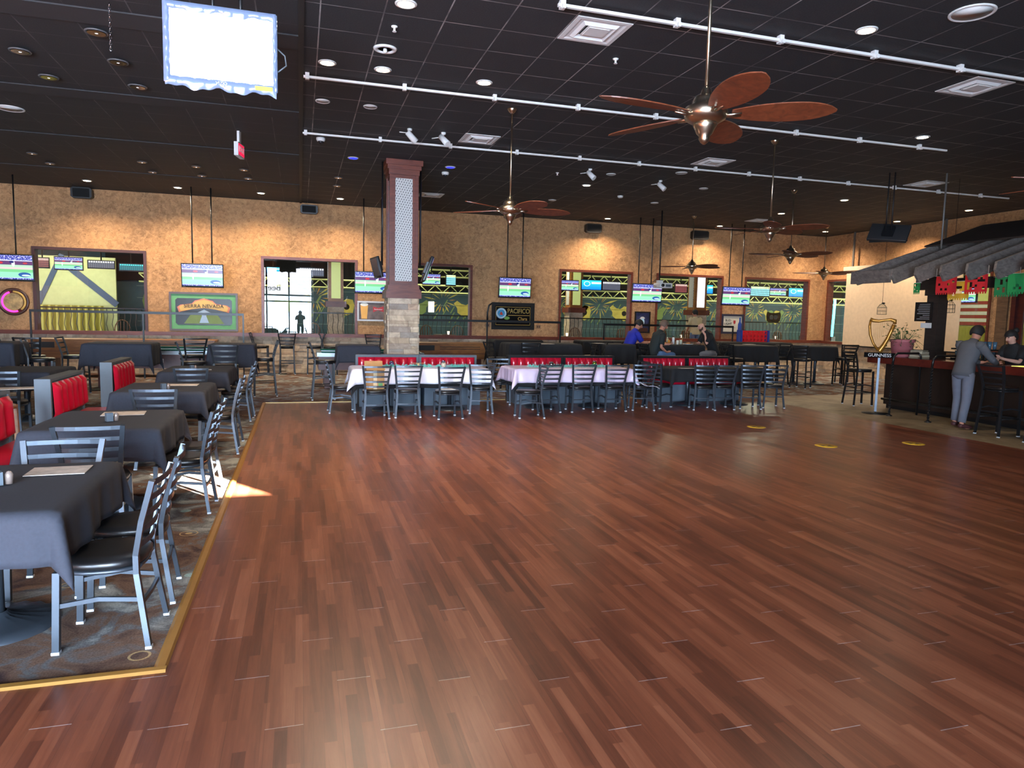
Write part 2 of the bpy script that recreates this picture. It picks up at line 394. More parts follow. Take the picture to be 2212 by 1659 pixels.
def tag(o, label, cat, group=None, kind=None):
    o['label'] = label; o['category'] = cat
    if group: o['group'] = group
    if kind: o['kind'] = kind
    return o
def thing(name, label, cat, loc=(0, 0, 0), rz=0.0, group=None):
    o = bpy.data.objects.new(name, None); COL.objects.link(o); o.location = loc; o.rotation_euler = (0, 0, rz); o.empty_display_size = .1
    return tag(o, label, cat, group)
def struct(o): o['kind'] = 'structure'; return o
KIDS = {}
def copy_tree(o, parent=None):
    c = o.copy(); COL.objects.link(c)
    if parent: c.parent = parent
    if o.name not in KIDS: KIDS[o.name] = list(o.children)
    for ch in KIDS[o.name]: copy_tree(ch, c)
    return c
def place(proto, used, loc, rz, label, group=None):
    o = proto if not used[0] else copy_tree(proto)
    used[0] = True
    o.location = loc; o.rotation_euler = (0, 0, rz); o['label'] = label
    if group: o['group'] = group
    return o
def text(name, s, size, m, parent, loc, rot, depth=.004, sx=1.0, align='CENTER'):
    cu = bpy.data.curves.new(name, 'FONT'); cu.body = s; cu.size = size; cu.extrude = depth; cu.align_x = align; cu.align_y = 'CENTER'
    tmp = bpy.data.objects.new('tmp_text', cu); COL.objects.link(tmp)
    dg = bpy.context.evaluated_depsgraph_get(); me = bpy.data.meshes.new_from_object(tmp.evaluated_get(dg))
    bpy.data.objects.remove(tmp); me.materials.clear(); me.materials.append(m)
    o = bpy.data.objects.new(name, me); COL.objects.link(o); o.parent = parent; o.location = loc; o.rotation_euler = rot; o.scale = (sx, 1, 1)
    return o
def spot(parent, loc, e, col, size=2.2, blend=.6, r=.07, name='lamp_light'):
    l = bpy.data.lights.new(name, 'SPOT'); l.energy = e; l.color = col; l.spot_size = size; l.spot_blend = blend; l.shadow_soft_size = r
    o = bpy.data.objects.new(name, l); COL.objects.link(o); o.parent = parent; o.location = loc
    return o
# ================================================================== THE SETTING
b = MB(); b.box(XL, YR, -.05, 24, 33, -.012); struct(b.build('floor', M_dk))
EDGE = [(-.66, 13.65), (-.64, 3.53)]
tb = [onZ(*q) for q in ((1690, 869), (1780, 887), (1860, 905), (1950, 921), (2100, 948), (2212, 972))]
xt = 9.72
# wood dance floor: one slab, with the carpeted and tiled zones as their own slabs
def slab(name, poly, m, z0=-.012, z1=0.0):
    b = MB(); n = len(poly)
    for z in (z0, z1):
        for x, y in poly: b.v.append(Vector((x, y, z)))
    b.face([n+i for i in range(n)]); b.face([i for i in range(n)][::-1])
    for i in range(n): b.face([i, (i+1) % n, n+(i+1) % n, n+i])
    return struct(b.build(name, m))
slab('floor_wood', [(-.655, 13.68), (-.655, 3.52), (XL, 3.52+.055*0), (XL, YR), (xt+.1, YR), (xt, 13.68)], M_floor)
slab('floor_carpet_left', [(XL, 3.52), (-.655, 3.52), (-.655, 13.68), (XL, 13.68)], M_carpet)
slab('floor_carpet_back', [(XL, 13.68), (XR, 13.68), (XR, YW), (XL, YW)], M_carpet)
slab('floor_tile', [(xt, 13.68), (xt+.1, YR), (XR, YR), (XR, 13.68)], M_tile)
b = MB(); b.prism([(-.03, 0), (-.03, .006), (-.012, .014), (.02, .012), (.03, 0)], 10.16, Matrix.Translation((-.655, 3.52, 0))); struct(b.build('trim_1', M_brass))
b = MB(); b.prism([(-.03, 0), (-.02, .012), (.012, .014), (.03, .004), (.03, 0)], 10.84, Matrix.Translation((-.625, 3.52, 0)) @ Matrix.Rotation(PI/2, 4, 'Z')); struct(b.build('trim_2', M_brass))
b = MB(); b.box(-.655, 13.66, 0, 9.7, 13.70, .012); struct(b.build('trim_3', mat('worn_brass', (190, 165, 110), .4, .3)))
b = MB(); b.box(XL, YR, H, XR, YW, H+.06); struct(b.build('ceiling', M_ceil))
b = MB(); b.box(.0, YR, H-.02, .06, YW, H); struct(b.build('trim_4', mat('ceiling_strip', (30, 30, 31), .6)))
for i, y in enumerate((5.2, 8.25, 11.3, 14.3, 17.6)):
    b = MB(); b.box(XL, y, H-.014, 0, y+.42, H); struct(b.build('trim_%d' % (5+i), mat('soffit_board', (42, 43, 46), .8)))
WIN = [(-6.4, -3.9), (-.97, 1.52), (2.43, 4.88), (7.75, 10.15), (11.1, 13.49), (14.43, 16.95)]
ZB, ZT = 1.09, 3.15
b = MB(); xs = [XL]+[v for w in WIN for v in w]+[XR+.2]
for i in range(0, len(xs), 2): b.box(xs[i], YW, ZB, xs[i+1], YW+.22, ZT)
b.box(XL, YW, ZT, XR+.2, YW+.22, H+.02); b.box(XL, YW, 0, XR+.2, YW+.22, ZB)
struct(b.build('wall_back', M_pl))
def stonework(x0, x1, z0, z1, y, along='X', rows=None, depth=.05, seed=1):
    b = MB(); rnd = random.Random(seed); z = z0; rows = rows or max(1, round((z1-z0)/.115)); h = (z1-z0)/rows
    for r in range(rows):
        x = x0
        while x < x1-.01:
            w = min(rnd.uniform(.22, .5), x1-x); 
            if x1-(x+w) < .1: w = x1-x
            nsub = rnd.choice((1, 1, 2))
            for k in range(nsub):
                d = depth*rnd.uniform(.55, 1.0); za = z+h*k/nsub; zb = z+h*(k+1)/nsub
                if along == 'X': b.box(x+.002, y-d, za+.002, x+w-.002, y+.0, zb-.002)
                else: b.box(y-d if depth > 0 else y, x+.002, za+.002, y if depth > 0 else y-d, x+w-.002, zb-.002)
            x += w
        z += h
    return b
stonework(XL, XR, 0, 1.0, YW, seed=3).build('baseboard_back', M_stone)['kind'] = 'structure'
b = MB(); b.box(XL, YW-.10, 1.0, XR, YW+.02, 1.045); b.box(XL, YW-.06, 1.045, XR, YW+.02, 1.10); struct(b.build('trim_10', M_mahog))
for i, (a, c) in enumerate(WIN):
    e = bpy.data.objects.new('window_%d' % (i+1), None); COL.objects.link(e); e.location = (0, 0, 0); e['kind'] = 'structure'
    b = MB(); b.box(a-.05, YW-.03, ZB, a+.02, YW+.22, ZT+.05); b.box(c-.02, YW-.03, ZB, c+.05, YW+.22, ZT+.05); b.box(a+.02, YW-.03, ZT-.02, c-.02, YW+.22, ZT+.05)
    b.build('window_frame', M_mahog if i else mat('dark_mahogany', (70, 34, 30), .5), e)
    b = MB(); b.box(a+.02, YW+.10, ZB, c-.02, YW+.108, ZT-.02); b.build('window_pane', M_glass, e)
# right wall with two windows and a door
RW = [(18.9, 20.25), (14.25, 16.4), (12.2, 13.62)]
b = MB(); ys = sorted([YR, YW]+[v for w in RW for v in w])
for i in range(0, len(ys), 2): b.box(XR, ys[i], 0, XR+.2, ys[i+1], H)
b.box(XR, 18.9, 0, XR+.2, 20.25, ZB); b.box(XR, 18.9, ZT, XR+.2, 20.25, H); b.box(XR, 14.25, 0, XR+.2, 16.4, ZB); b.box(XR, 14.25, ZT, XR+.2, 16.4, H); b.box(XR, 12.2, 2.75, XR+.2, 13.62, H)
struct(b.build('wall_right', M_pl))
stonework(YR, 12.2, 0, 1.0, XR, 'Y', seed=4).build('baseboard_right', M_stone)['kind'] = 'structure'
stonework(13.75, YW, 0, 1.0, XR, 'Y', seed=5).build('baseboard_right', M_stone)['kind'] = 'structure'
b = MB(); b.box(XR-.1, 13.75, 1.0, XR, YW-.1, 1.09); struct(b.build('trim_11', M_mahog))
for i, (a, c) in enumerate(RW[:2]):
    e = bpy.data.objects.new('window_%d' % (7+i), None); COL.objects.link(e); e['kind'] = 'structure'
    b = MB(); b.box(XR-.03, a-.05, ZB, XR+.2, a+.02, ZT+.05); b.box(XR-.03, c-.02, ZB, XR+.2, c+.05, ZT+.05); b.box(XR-.03, a+.02, ZT-.02, XR+.2, c-.02, ZT+.05)
    b.build('window_frame', M_mahog, e); MB().box(XR+.1, a+.02, ZB, XR+.108, c-.02, ZT-.02).build('window_pane', M_glass, e)
M_door = mat_wood('red_door_wood', (58, 14, 12), (84, 24, 18), (1, 1, 5))
e = bpy.data.objects.new('door_1', None); COL.objects.link(e); e['kind'] = 'structure'
b = MB(); b.box(XR-.04, 13.50, 0, XR+.2, 13.62, 2.75); b.box(XR-.04, 12.2, 0, XR+.2, 12.32, 2.75); b.box(XR-.04, 12.32, 2.62, XR+.2, 13.50, 2.75); b.build('door_frame', M_door, e)
b = MB(); b.box(XR+.02, 12.32, 0, XR+.07, 12.50, 2.62); b.box(XR+.02, 13.32, 0, XR+.07, 13.50, 2.62); b.box(XR+.02, 12.5, 0, XR+.07, 13.32, .9); b.box(XR+.02, 12.5, 2.4, XR+.07, 13.32, 2.62); b.build('door_leaf', M_door, e)
MB().box(XR+.04, 12.5, .9, XR+.05, 13.32, 2.4).build('door_glass', M_glass, e)
MB().box(XR-.05, 13.7, 0, XR, 14.0, 3.3).build('trim_12', mat_wood('weathered_post', (84, 62, 46), (120, 92, 68), (1, 1, 5)))['kind'] = 'structure'
MB().box(XL-.2, YR, 0, XL, YW, H).build('wall_left', M_pl)['kind'] = 'structure'
# rear wall with the glazed entrance
b = MB()
b.box(XL, YR-.2, 0, -5.9, YR, H); b.box(.75, YR-.2, 0, 3.4, YR, H); b.box(9.4, YR-.2, 0, XR+.2, YR, H); b.box(-5.9, YR-.2, 4.4, .75, YR, H)
JX0, JX1, JZ0, JZ1 = 6.5, 7.13, 3.76, 4.17  # unseen slot in the rear wall, shaped to throw the floor sun patch
b.box(3.4, YR-.2, 0, 9.4, YR, JZ0); b.box(3.4, YR-.2, JZ1, 9.4, YR, H); b.box(3.4, YR-.2, JZ0, JX0, YR, JZ1); b.box(JX1, YR-.2, JZ0, 9.4, YR, JZ1)
struct(b.build('wall_rear', mat('rear_plaster', (120, 88, 62), .85)))
e = bpy.data.objects.new('window_9', None); COL.objects.link(e); e['kind'] = 'structure'
b = MB()
for x in (-5.9, -4.6, -3.3, -2.0, -.7, .65): b.box(x, YR-.12, 0, x+.09, YR-.02, 4.4)
for z in (0, 2.25, 2.62, 4.32): b.box(-5.9, YR-.12, z, .75, YR-.02, z+.10)
b.build('mullion', M_blk, e)
for k in range(5):
    x = -5.81+k*1.3; MB().box(x, YR-.10, 2.72, x+1.21, YR-.09, 4.32).build('banner', mat('banner_vinyl', (235, 235, 235), .5, emit=(235, 240, 250), es=12), e)  # emission stands in for daylight shining through the vinyl
text('banner_lettering', 'Beer', .5, M_blk, e, (-1.6, YR-.08, 3.1), (PI/2, 0, 0), sx=-1)

# ================================================================== CEILING THINGS
def lamp(px, py, label, kind, grp, light=0, rim=M_wht):
    p = onZ(px, py, H)
    t = thing('ceiling_lamp', label, 'ceiling light', (p.x, p.y, H), 0, grp)
    MB().lathe([(.075, -.001), (.085, -.012), (.105, -.008), (.108, -.0)], n=28).build('trim_ring', rim, t)
    em = {'lit': M_lite, 'blue': M_blue, 'off': M_off}[kind]
    MB().lathe([(0, -.004), (.045, -.006), (.08, -.010)], n=24).build('lamp_face' , em, t)
    if kind != 'off' and light: spot(t, (0, 0, -.03), light, (1, .80, .58) if kind == 'lit' else (.15, .2, 1), 2.5 if kind == 'lit' else 1.6, .8)
    return t
LIT = [((877, 8), 'at the top edge of the photo, left of centre'), ((707, 135), 'leftmost of the pair above the near white track'), ((827, 150), 'right one of the pair above the near white track'), ((1046, 178), 'above the near white track, left of the big fan'),
       ((1872, 65), 'near the top right, below the round speaker'), ((1993, 296), 'at the right, above the end of the middle track'), ((1267, 400), 'right of the second fan rod'), ((1824, 432), 'above the two far fans'), ((2093, 454), 'over the bar awning'), ((1688, 461), 'behind the far fan rods')]
for q, s in LIT: lamp(*q, 'lit warm recessed ceiling lamp '+s, 'lit', 'lit warm recessed lamps', 90 if q[0] > 1400 else 200)
WASH = [((188, 390), 'above the far left wall speaker'), ((384, 405), 'above the hanging screen by the green mirror'), ((564, 417), 'above the bright reflecting window'), ((735, 429), 'left of the stone column top'), ((1313, 472), 'above the wall speaker right of the second fan'), ((1555, 488), 'above the right wall speaker'), ((1783, 500), 'near the far corner'), ((1938, 478), 'behind the tilted hanging screen')]
for q, s in WASH: lamp(*q, 'small lit wall washing ceiling lamp '+s, 'lit', 'wall washing lamps', 310)
lamp(763, 341, 'blue glowing ceiling lamp left of the column top', 'blue', 'blue ceiling lamps', 60); lamp(973, 361, 'blue glowing ceiling lamp right of the column top', 'blue', 'blue ceiling lamps', 60)
DIM = [(208, 62), (43, 103), (255, 127), (105, 160), (297, 181), (69, 327), (108, 349), (307, 346), (330, 368), (424, 356), (436, 376), (527, 363), (536, 382), (731, 380), (728, 398)]
dl = ['near the hanging chain', 'nearest the left photo edge', 'below the chain, left of the white screen', 'between two others left of the white screen', 'left below the white screen corner', 'far left, upper of its pair', 'far left, lower of its pair', 'upper of the pair above the green mirror', 'lower of the pair above the green mirror', 'upper of the pair left of the exit sign', 'lower of the pair left of the exit sign', 'upper of the pair below the exit sign', 'lower of the pair below the exit sign', 'upper of the pair by the column', 'lower of the pair by the column']
for q, s in zip(DIM, dl):
    p = onZ(*q, H); r = 1.0 if q[1] < 250 else .8
    t = thing('ceiling_lamp', 'unlit chrome recessed ceiling lamp '+s, 'ceiling light', (p.x, p.y, H), 0, 'unlit chrome recessed lamps')
    MB().lathe([(.09*r, -.036), (.11*r, -.05), (.118*r, -.036)], n=24).build('trim_ring', mat('grey_ring', (90, 90, 92), .4), t)
    MB().lathe([(0, -.037), (.05*r, -.045), (.09*r, -.05)], n=24).build('reflector', M_off, t)
    MB().sph((0, 0, -.045), (.03, .02, .006)).build('bulb', mat('dim_bulb', (250, 250, 255), emit=(245, 240, 255), es=3), t)
for q, s, r in [((2100, 27), 'at the top right', .20), ((22, 234), 'at the left photo edge', .19), ((697, 218), 'left one of the pair under the near track', .1), ((800, 230), 'right one of the pair under the near track', .1), ((1320, 376), 'beside the white spot head near the second track', .1), ((1472, 373), 'under the far track', .12), ((1520, 407), 'left of the third fan rod', .1), ((1193, 432), 'above the second fan blade', .1), ((1414, 438), 'above the projector pole', .1)]:
    p = onZ(*q, H); t = thing('ceiling_speaker', 'round white ceiling speaker '+s, 'ceiling speaker', (p.x, p.y, H), 0, 'round white ceiling speakers')
    MB().lathe([(r*.86, -.006), (r*.93, -.014), (r, -.010), (r*1.01, 0)], n=32).build('rim', M_wht, t); MB().lathe([(0, -.008), (r*.86, -.006)], n=32).build('grille', mat('speaker_grille', (200, 198, 195), .6), t)
p = onZ(832, 105, H); t = thing('ceiling_speaker', 'white ring ceiling fitting with a dark open centre and pale cone', 'ceiling speaker', (p.x, p.y, H))
MB().lathe([(.085, -.002), (.09, -.02), (.125, -.016), (.135, 0)], n=32).build('rim', M_wht, t); MB().lathe([(0, -.001), (.085, -.002)], n=32).build('grille', M_dk, t); MB().lathe([(.02, 0), (.024, -.03), (.018, -.045), (0, -.05)], n=16).build('cone', M_wht, t)
# vents
def vent(p, label, s=.6):
    t = thing('ceiling_vent', label, 'air vent', (p[0], p[1], H), 0, 'square white ceiling vents'); h = s/2
    b = MB(); prof = [(h, -.002), (h, -.010), (h-.045, -.012), (h-.07, -.002), (h-.10, -.002), (h-.13, -.03), (h-.15, -.012), (h-.17, -.002)]
    for i in range(len(prof)-1):
        (a, za), (c, zc) = prof[i], prof[i+1]; k = len(b.v)
        for r, z in ((a, za), (c, zc)):
            for x, y in ((-1, -1), (1, -1), (1, 1), (-1, 1)): b.v.append(Vector((x*r, y*r, z)))
        for q in range(4): b.face([k+q, k+(q+1) % 4, k+4+(q+1) % 4, k+4+q])
    b.build('frame', M_wht, t)
    b = MB(); b.box(-.11, -.14, -.035, .11, .06, -.028); b.box(-.13, -.16, -.028, .13, .08, -.022); b.build('centre_plate', M_wht, t)
    MB().lathe([(0, -.003), (.09, -.004)], (0, .1, 0)).build('duct_opening', M_dk, t)
for q, s in [((2.96, 7.05), 'nearest, above the big fan'), (onZ(1035, 300, H), 'crossed by the far track left of the third fan'), (onZ(1540, 350, H), 'between the tracks right of the big fan'), (onZ(2105, 187, H), 'at the right under the near track'), (onZ(2000, 397, H), 'far right above the awning'), (onZ(930, 421, H), 'behind the column top'), (onZ(1640, 476, H), 'far back above the third fan')]:
    vent((q[0], q[1]), 'square white ceiling vent '+s)
# conduits and tracks
def track(x0, x1, y, label, step=1.22):
    t = thing('ceiling_track', label, 'ceiling track', (x0, y, H), 0, 'white ceiling tracks')
    MB().box(0, -.016, -.062, x1-x0, .016, -.034).build('rail', M_wht, t)
    n = int((x1-x0)/step)
    for i in range(n+1):
        x = .02+i*step
        b = MB(); b.box(x, -.03, -.078, x+.05, .03, -.0); b.box(x+.01, -.06, -.05, x+.04, -.022, -.09); b.build('bracket', M_wht, t)
track(2.35, 9.2, 6.5, 'white ceiling track nearest the viewer, running off the right'); track(.06, 10.45, 9.47, 'white ceiling track passing behind the big fan'); track(.06, 15.6, 12.38, 'white ceiling track farthest back, above the column')
# small ceiling items
for q, s in [((693, 298), 'below the far track at the left'), ((962, 372), 'just below the right blue lamp')]:
    p = onZ(*q, H); t = thing('dome_camera', 'small white dome camera '+s, 'security camera', (p.x, p.y, H)); MB().lathe([(.075, 0), (.078, -.03), (.06, -.06)], n=20).build('housing', M_wht, t); MB().lathe([(.055, -.05), (.045, -.09), (0, -.11)], n=20).build('dome', mat('smoked_dome', (30, 30, 34), .1), t)
for q, s, rz in [((885, 285), 'left of the pair above the column', .5), ((958, 293), 'right of the pair above the column', -.5), ((1275, 370), 'left of the two past the second fan', -.5), ((1427, 395), 'right of the two past the second fan', -.4)]:
    p = onZ(*q, H-.05); t = thing('track_spotlight', 'white aimed spotlight head '+s, 'spotlight', (p.x, p.y, H), rz)
    MB().lathe([(.04, 0), (.04, -.03), (.012, -.04)], n=14).build('mount', M_wht, t); MB().tube([(0, 0, -.03), (0, 0, -.10)], .012).build('stem', M_wht, t)
    MB().tube([(-.05, 0, -.06), (.09, -.05, -.20)], [.045, .055], 14).build('lamp_head', M_wht, t); MB().tube([(-.2, 0, -.09), (0, 0, -.07)], .008).build('arm', M_wht, t)
for q, s in [((1330, 127), 'right of the near vent'), ((852, 57), 'above the white ring fitting'), ((1645, 183), 'above the big fan blade'), ((1204, 373), 'left of the spotlight past the second fan')]:
    p = onZ(*q, H); t = thing('sprinkler_head', 'small white fire sprinkler '+s, 'sprinkler', (p.x, p.y, H)); MB().lathe([(.035, 0), (.03, -.012), (.012, -.015), (.012, -.045), (.022, -.05), (.022, -.054)], n=12).build('body', M_wht, t)
p = onZ(1340, 423, H); tag(MB().lathe([(.07, 0), (.07, -.03), (.05, -.05), (0, -.055)], (p.x, p.y, H), 20).build('smoke_detector', M_wht), 'round white smoke detector on the ceiling past the second fan', 'smoke detector')
p = onZ(1995, 262, H)
p = onZ(516, 284, H); t = thing('exit_sign', 'exit sign seen edge on, red face and white case, on the left ceiling', 'exit sign', (p.x, p.y, H-.32), math.radians(78))
MB().box(-.17, -.035, -.1, .17, .035, .12).build('case', M_wht, t); MB().box(-.05, -.02, .12, .05, .02, .32).build('bracket', M_wht, t)
MB().box(-.15, -.04, -.08, .15, -.035, .1).build('face', mat('exit_face', (200, 30, 60), .4, emit=(230, 30, 70), es=.8), t); text('lettering', 'EXIT', .14, M_wht, t, (0, -.045, .01), (PI/2, 0, 0))
p = onZ(236, 0, H); t = thing('hanging_chain', 'short steel chain hanging from the ceiling left of the white screen', 'chain', (p.x, p.y, H))
for k in range(16):
    b = MB(); b.tube([(.01*math.cos(a), 0, -.04-k*.028+.018*math.sin(a)) if k % 2 else (0, .01*math.cos(a), -.04-k*.028+.018*math.sin(a)) for a in [j*PI/4 for j in range(9)]], .0035, 6, False); b.build('chain_link', M_off, t)
# fans
def fan(x, y, label, phase, rod=True):
    t = thing('ceiling_fan', label, 'ceiling fan', (x, y, H), 0, 'long rod ceiling fans')
    mm = M_nickel
    MB().lathe([(.065, 0), (.068, -.015), (.045, -.05), (.02, -.075)], n=24).build('canopy', mm, t)
    MB().tube([(0, 0, -.05), (0, 0, -1.32)], .0135, 12).build('downrod', mm, t)
    MB().lathe([(.02, -1.24), (.035, -1.26), (.045, -1.30), (.085, -1.315), (.10, -1.34), (.105, -1.37), (.15, -1.39), (.165, -1.43), (.15, -1.475), (.10, -1.505), (.04, -1.51)], n=36).build('motor_housing', mm, t)
    MB().lathe([(.085, -1.50), (.09, -1.52), (.075, -1.545), (.06, -1.58), (.04, -1.60), (.042, -1.62), (.028, -1.645), (.008, -1.66)], n=30).build('switch_cup', mm, t)
    for k in range(5):
        a = math.radians(phase+72*k)
        R = Matrix.Rotation(a, 4, 'Z') @ Matrix.Rotation(math.radians(-11), 4, 'X')
        n = 14; wid = [.05, .065, .08, .093, .103, .11, .115, .118, .118, .116, .111, .10, .083, .056, .012]
        b = MB(); k0 = 0
        for s_, z in ((1, .004), (-1, -.004)):
            for i in range(n+1):
                xx = .19+.74*i/n if i < n else .925
                for yy in (-1, 1): b.v.append(R @ Vector((xx, yy*wid[i]*1.2, z)))
        N = 2*(n+1)
        for i in range(n):
            q = 2*i; b.face([q, q+2, q+3, q+1]); b.face([N+q, N+q+1, N+q+3, N+q+2]); b.face([q, N+q, N+q+2, q+2]); b.face([q+1, q+3, N+q+3, N+q+1])
        b.face([0, 1, N+1, N]); b.face([2*n, N+2*n, N+2*n+1, 2*n+1])
        o = b.build('blade', M_blade, t); o.location = (0, 0, -1.44)
        b = MB(); Rz = Matrix.Rotation(a, 4, 'Z')
        b.tube([Rz @ Vector((.12, 0, -1.45)), Rz @ Vector((.18, .02, -1.452)), Rz @ Vector((.26, .03, -1.446))], [.014, .012, .008], 8)
        b.tube([Rz @ Vector((.12, 0, -1.45)), Rz @ Vector((.18, -.02, -1.452)), Rz @ Vector((.26, -.03, -1.446))], [.014, .012, .008], 8)
        b.build('blade_bracket', mm, t)
    return t
fan(2.93, 4.78, 'big walnut ceiling fan nearest the viewer, at the top right', 44)
fan(2.95, 9.98, 'ceiling fan with walnut blades on a long rod right of the column', -3)
fan(7.52, 10.1, 'ceiling fan with walnut blades hanging above the far windows, third nearest', 20)
fan(10.89, 18.1, 'small looking fan in front of the window with the projector', 0)
fan(10.75, 13.65, 'dark bladed fan between the rods of two others at the right', 12)
fan(15.65, 18.25, 'farthest fan near the corner by the projection screen', 5)
p = onZ(2195, 385, 3.25); fan(p.x+.87, p.y-.15, 'fan mostly off the right edge, one blade tip showing', 170)
# ================================================================== CHAIRS AND STOOLS
def make_seat(name, cat, sh, top, seat_m, slats=5, M_metal=M_metal):
    """ladder-back metal chair facing +Y; sh seat height, top total height"""
    t = thing(name, 'x', cat)
    hw = .19
    # rear legs run up into the back posts
    for s in (-1, 1):
        b = MB()
        b.tube([(s*.205, -.245, 0), (s*.185, -.215, sh*.45), (s*.172, -.19, sh*.85), (s*.175, -.19, sh+.03), (s*.195, -.225, sh+(top-sh)*.5), (s*.222, -.285, top)], .015, flat=(.032, .026))
        b.build('leg', M_metal, t)
        b = MB(); b.tube([(s*.205, -.245, 0), (s*.2045, -.2445, .014)], .015, flat=(.036, .03)); b.build('glide', M_glide, t.children[-1])
    for s in (-1, 1):
        b = MB(); b.tube([(s*.18, .18, .0), (s*.175, .165, sh-.035)], .016, flat=(.032, .032)); b.build('leg', M_metal, t)
        b = MB(); b.tube([(s*.18, .18, 0), (s*.18, .18, .014)], .016, flat=(.036, .036)); b.build('glide', M_glide, t.children[-1])
    # seat pad, rounded front
    out = []
    for k in range(24):
        a = 2*PI*k/24; c, q = math.cos(a), math.sin(a); n = 3.2 if q < 0 else 2.4
        rr = (abs(c)**n+abs(q)**n)**(-1/n); out.append((.205*rr*c, .205*rr*q*1.02))
    b = MB(); b.smooth = False
    for sc_, z in ((.97, sh-.03), (1, sh-.02), (1, sh-.002), (.95, sh+.012), (.6, sh+.016), (0.01, sh+.016)):
        for x, y in out: b.v.append(Vector((x*sc_, y*sc_-.005, z)))
    b.smooth = True
    for i in range(5):
        for k in range(24): b.face([i*24+k, i*24+(k+1) % 24, (i+1)*24+(k+1) % 24, (i+1)*24+k])
    b.smooth = False; b.face([k for k in range(24)][::-1]); b.face([5*24+k for k in range(24)]); b.build('seat', seat_m, t)
    b = MB(); pts = [(x*.93, y*.93-.005, sh-.045) for x, y in out]; b.tube(pts+[pts[0]], .012, 6, False)
    b.tube([(-.173, -.19, sh-.045), (.173, -.19, sh-.045)], .012, 6); b.build('seat_frame', M_metal, t)
    for i in range(slats):
        f = .16+.84*(i/(slats-1)) if slats > 1 else 1
        z = sh+(top-sh)*(f*.93+.03); g = (z-(sh+.03))/(top-sh-.03)
        hwz = .175+(.222-.175)*max(0, g); yz = -.19-.095*max(0, g)**1.3
        b = MB(); N = 6
        P = lambda u: Vector((hwz*u, yz-.028*(1-u*u), 0))
        k0 = len(b.v)
        for j in range(N+1):
            p = P(-1+2*j/N)
            for dz in (-.014, .014):
                for dy in (-.004, .004): b.v.append(Vector((p.x, p.y+dy, z+dz)))
        for j in range(N):
            q = k0+4*j
            for a, c in ((0, 1), (1, 3), (3, 2), (2, 0)): b.face([q+a, q+c, q+4+c, q+4+a])
        b.face([k0, k0+2, k0+3, k0+1]); q = k0+4*N; b.face([q, q+1, q+3, q+2])
        b.build('back_slat', M_metal, t)
    for s in (-1, 1):
        z = sh*.56
        b = MB(); b.tube([(s*.182, -.20, z), (s*.192, -.02, z+.02), (s*.178, .168, z-.01)], .009, flat=(.022, .016)); b.build('stretcher', M_metal, t)
    b = MB(); z = sh*.5
    b.tube([(-.182, -.208, z), (0, -.215, z), (.182, -.208, z)], .009, flat=(.022, .016)); b.build('stretcher', M_metal, t)
    if sh > .6:
        b = MB(); b.tube([(-.178, .172, .28), (.178, .172, .28)], .01, flat=(.025, .02)); b.build('footrest', M_metal, t)
        b = MB(); b.tube([(-.19, -.21, .28), (-.178, .17, .28)], .01, 6); b.tube([(.19, -.21, .28), (.178, .17, .28)], .01, 6); b.build('stretcher', M_metal, t)
    return t
proto_chair = make_seat('dining_chair', 'chair', .45, .87, M_seat); uc = [False]
proto_stool = make_seat('bar_stool', 'stool', .76, 1.12, M_seat, 4, M_metal2); us = [False]
def chair(x, y, deg, label, grp): return place(proto_chair, uc, (x, y, 0), math.radians(deg), label, grp)
def stool(x, y, deg, label, grp): return place(proto_stool, us, (x, y, 0), math.radians(deg), label, grp)
G1 = 'ladder-back chairs at the left tables'
cn = [('front table', 3.99), ('front table', 4.53), ('second table', 6.46), ('second table', 6.98), ('third table', 9.0), ('third table', 9.5), ('fourth table', 11.62), ('fourth table', 12.2)]
for i, (nm, y) in enumerate(cn):
    chair(-.985+(0 if i % 2 else -.0), y, 90+(4 if i % 3 == 1 else -2), 'dark ladder-back chair on the aisle side, left %s, %s of its pair' % (nm, 'nearer' if i % 2 == 0 else 'farther'), G1)
chair(-1.45, 4.74, 180, 'ladder-back chair at the far end of the left front table, with two slats showing', G1)
chair(-1.47, 5.88, 2, 'ladder-back chair at the near end of the left second table, back to the viewer', G1)
chair(-1.47, 8.36, -3, 'pale lit ladder-back chair at the near end of the left third table', G1)
chair(-1.53, 11.2, 3, 'ladder-back chair at the near end of the left fourth table, back to the viewer', G1)
chair(-1.95, 3.2, 80, 'ladder-back chair at the front corner of the left front table, mostly outside the frame', G1)
chair(-3.9, 8.25, 0, 'ladder-back chair behind the middle red booth, at the next row of tables', G1)
chair(-3.7, 10.7, 0, 'ladder-back chair between the farther red booth and the draped high table', G1)
G2 = 'ladder-back chairs at the pink covered party tables'
chair(1.17, 11.62, 1, 'ladder-back chair with a cardboard box on its seat', G2)
chair(1.70, 11.70, -1, 'ladder-back chair at the first party table, right of the one holding a box', G2)
chair(2.35, 11.44, 3, 'ladder-back chair at the first party table with a white paper on its seat', G2)
chair(3.05, 12.0, -6, 'ladder-back chair at the right end of the first party table', G2)
chair(.70, 12.35, -88, 'ladder-back chair seen from the side at the left end of the first party table', G2)
chair(3.72, 13.05, 172, 'ladder-back chair in the gap between the two party tables, farther from the viewer', G2)
chair(3.72, 11.28, 86, 'ladder-back chair pulled out sideways at the left of the second party table', G2)
chair(4.28, 11.95, 0, 'ladder-back chair at the second party table directly behind the sideways one', G2)
chair(4.92, 11.93, -2, 'ladder-back chair in the middle of the second party table', G2)
chair(5.58, 11.93, -3, 'ladder-back chair at the second party table, second from its right end', G2)
chair(6.22, 11.98, -12, 'ladder-back chair at the right corner of the second party table by the trailing white cover', G2)
chair(6.34, 12.66, 90, 'ladder-back chair at the right end of the second party table by the red booth', G2)
G3 = 'ladder-back chairs at the black covered table'
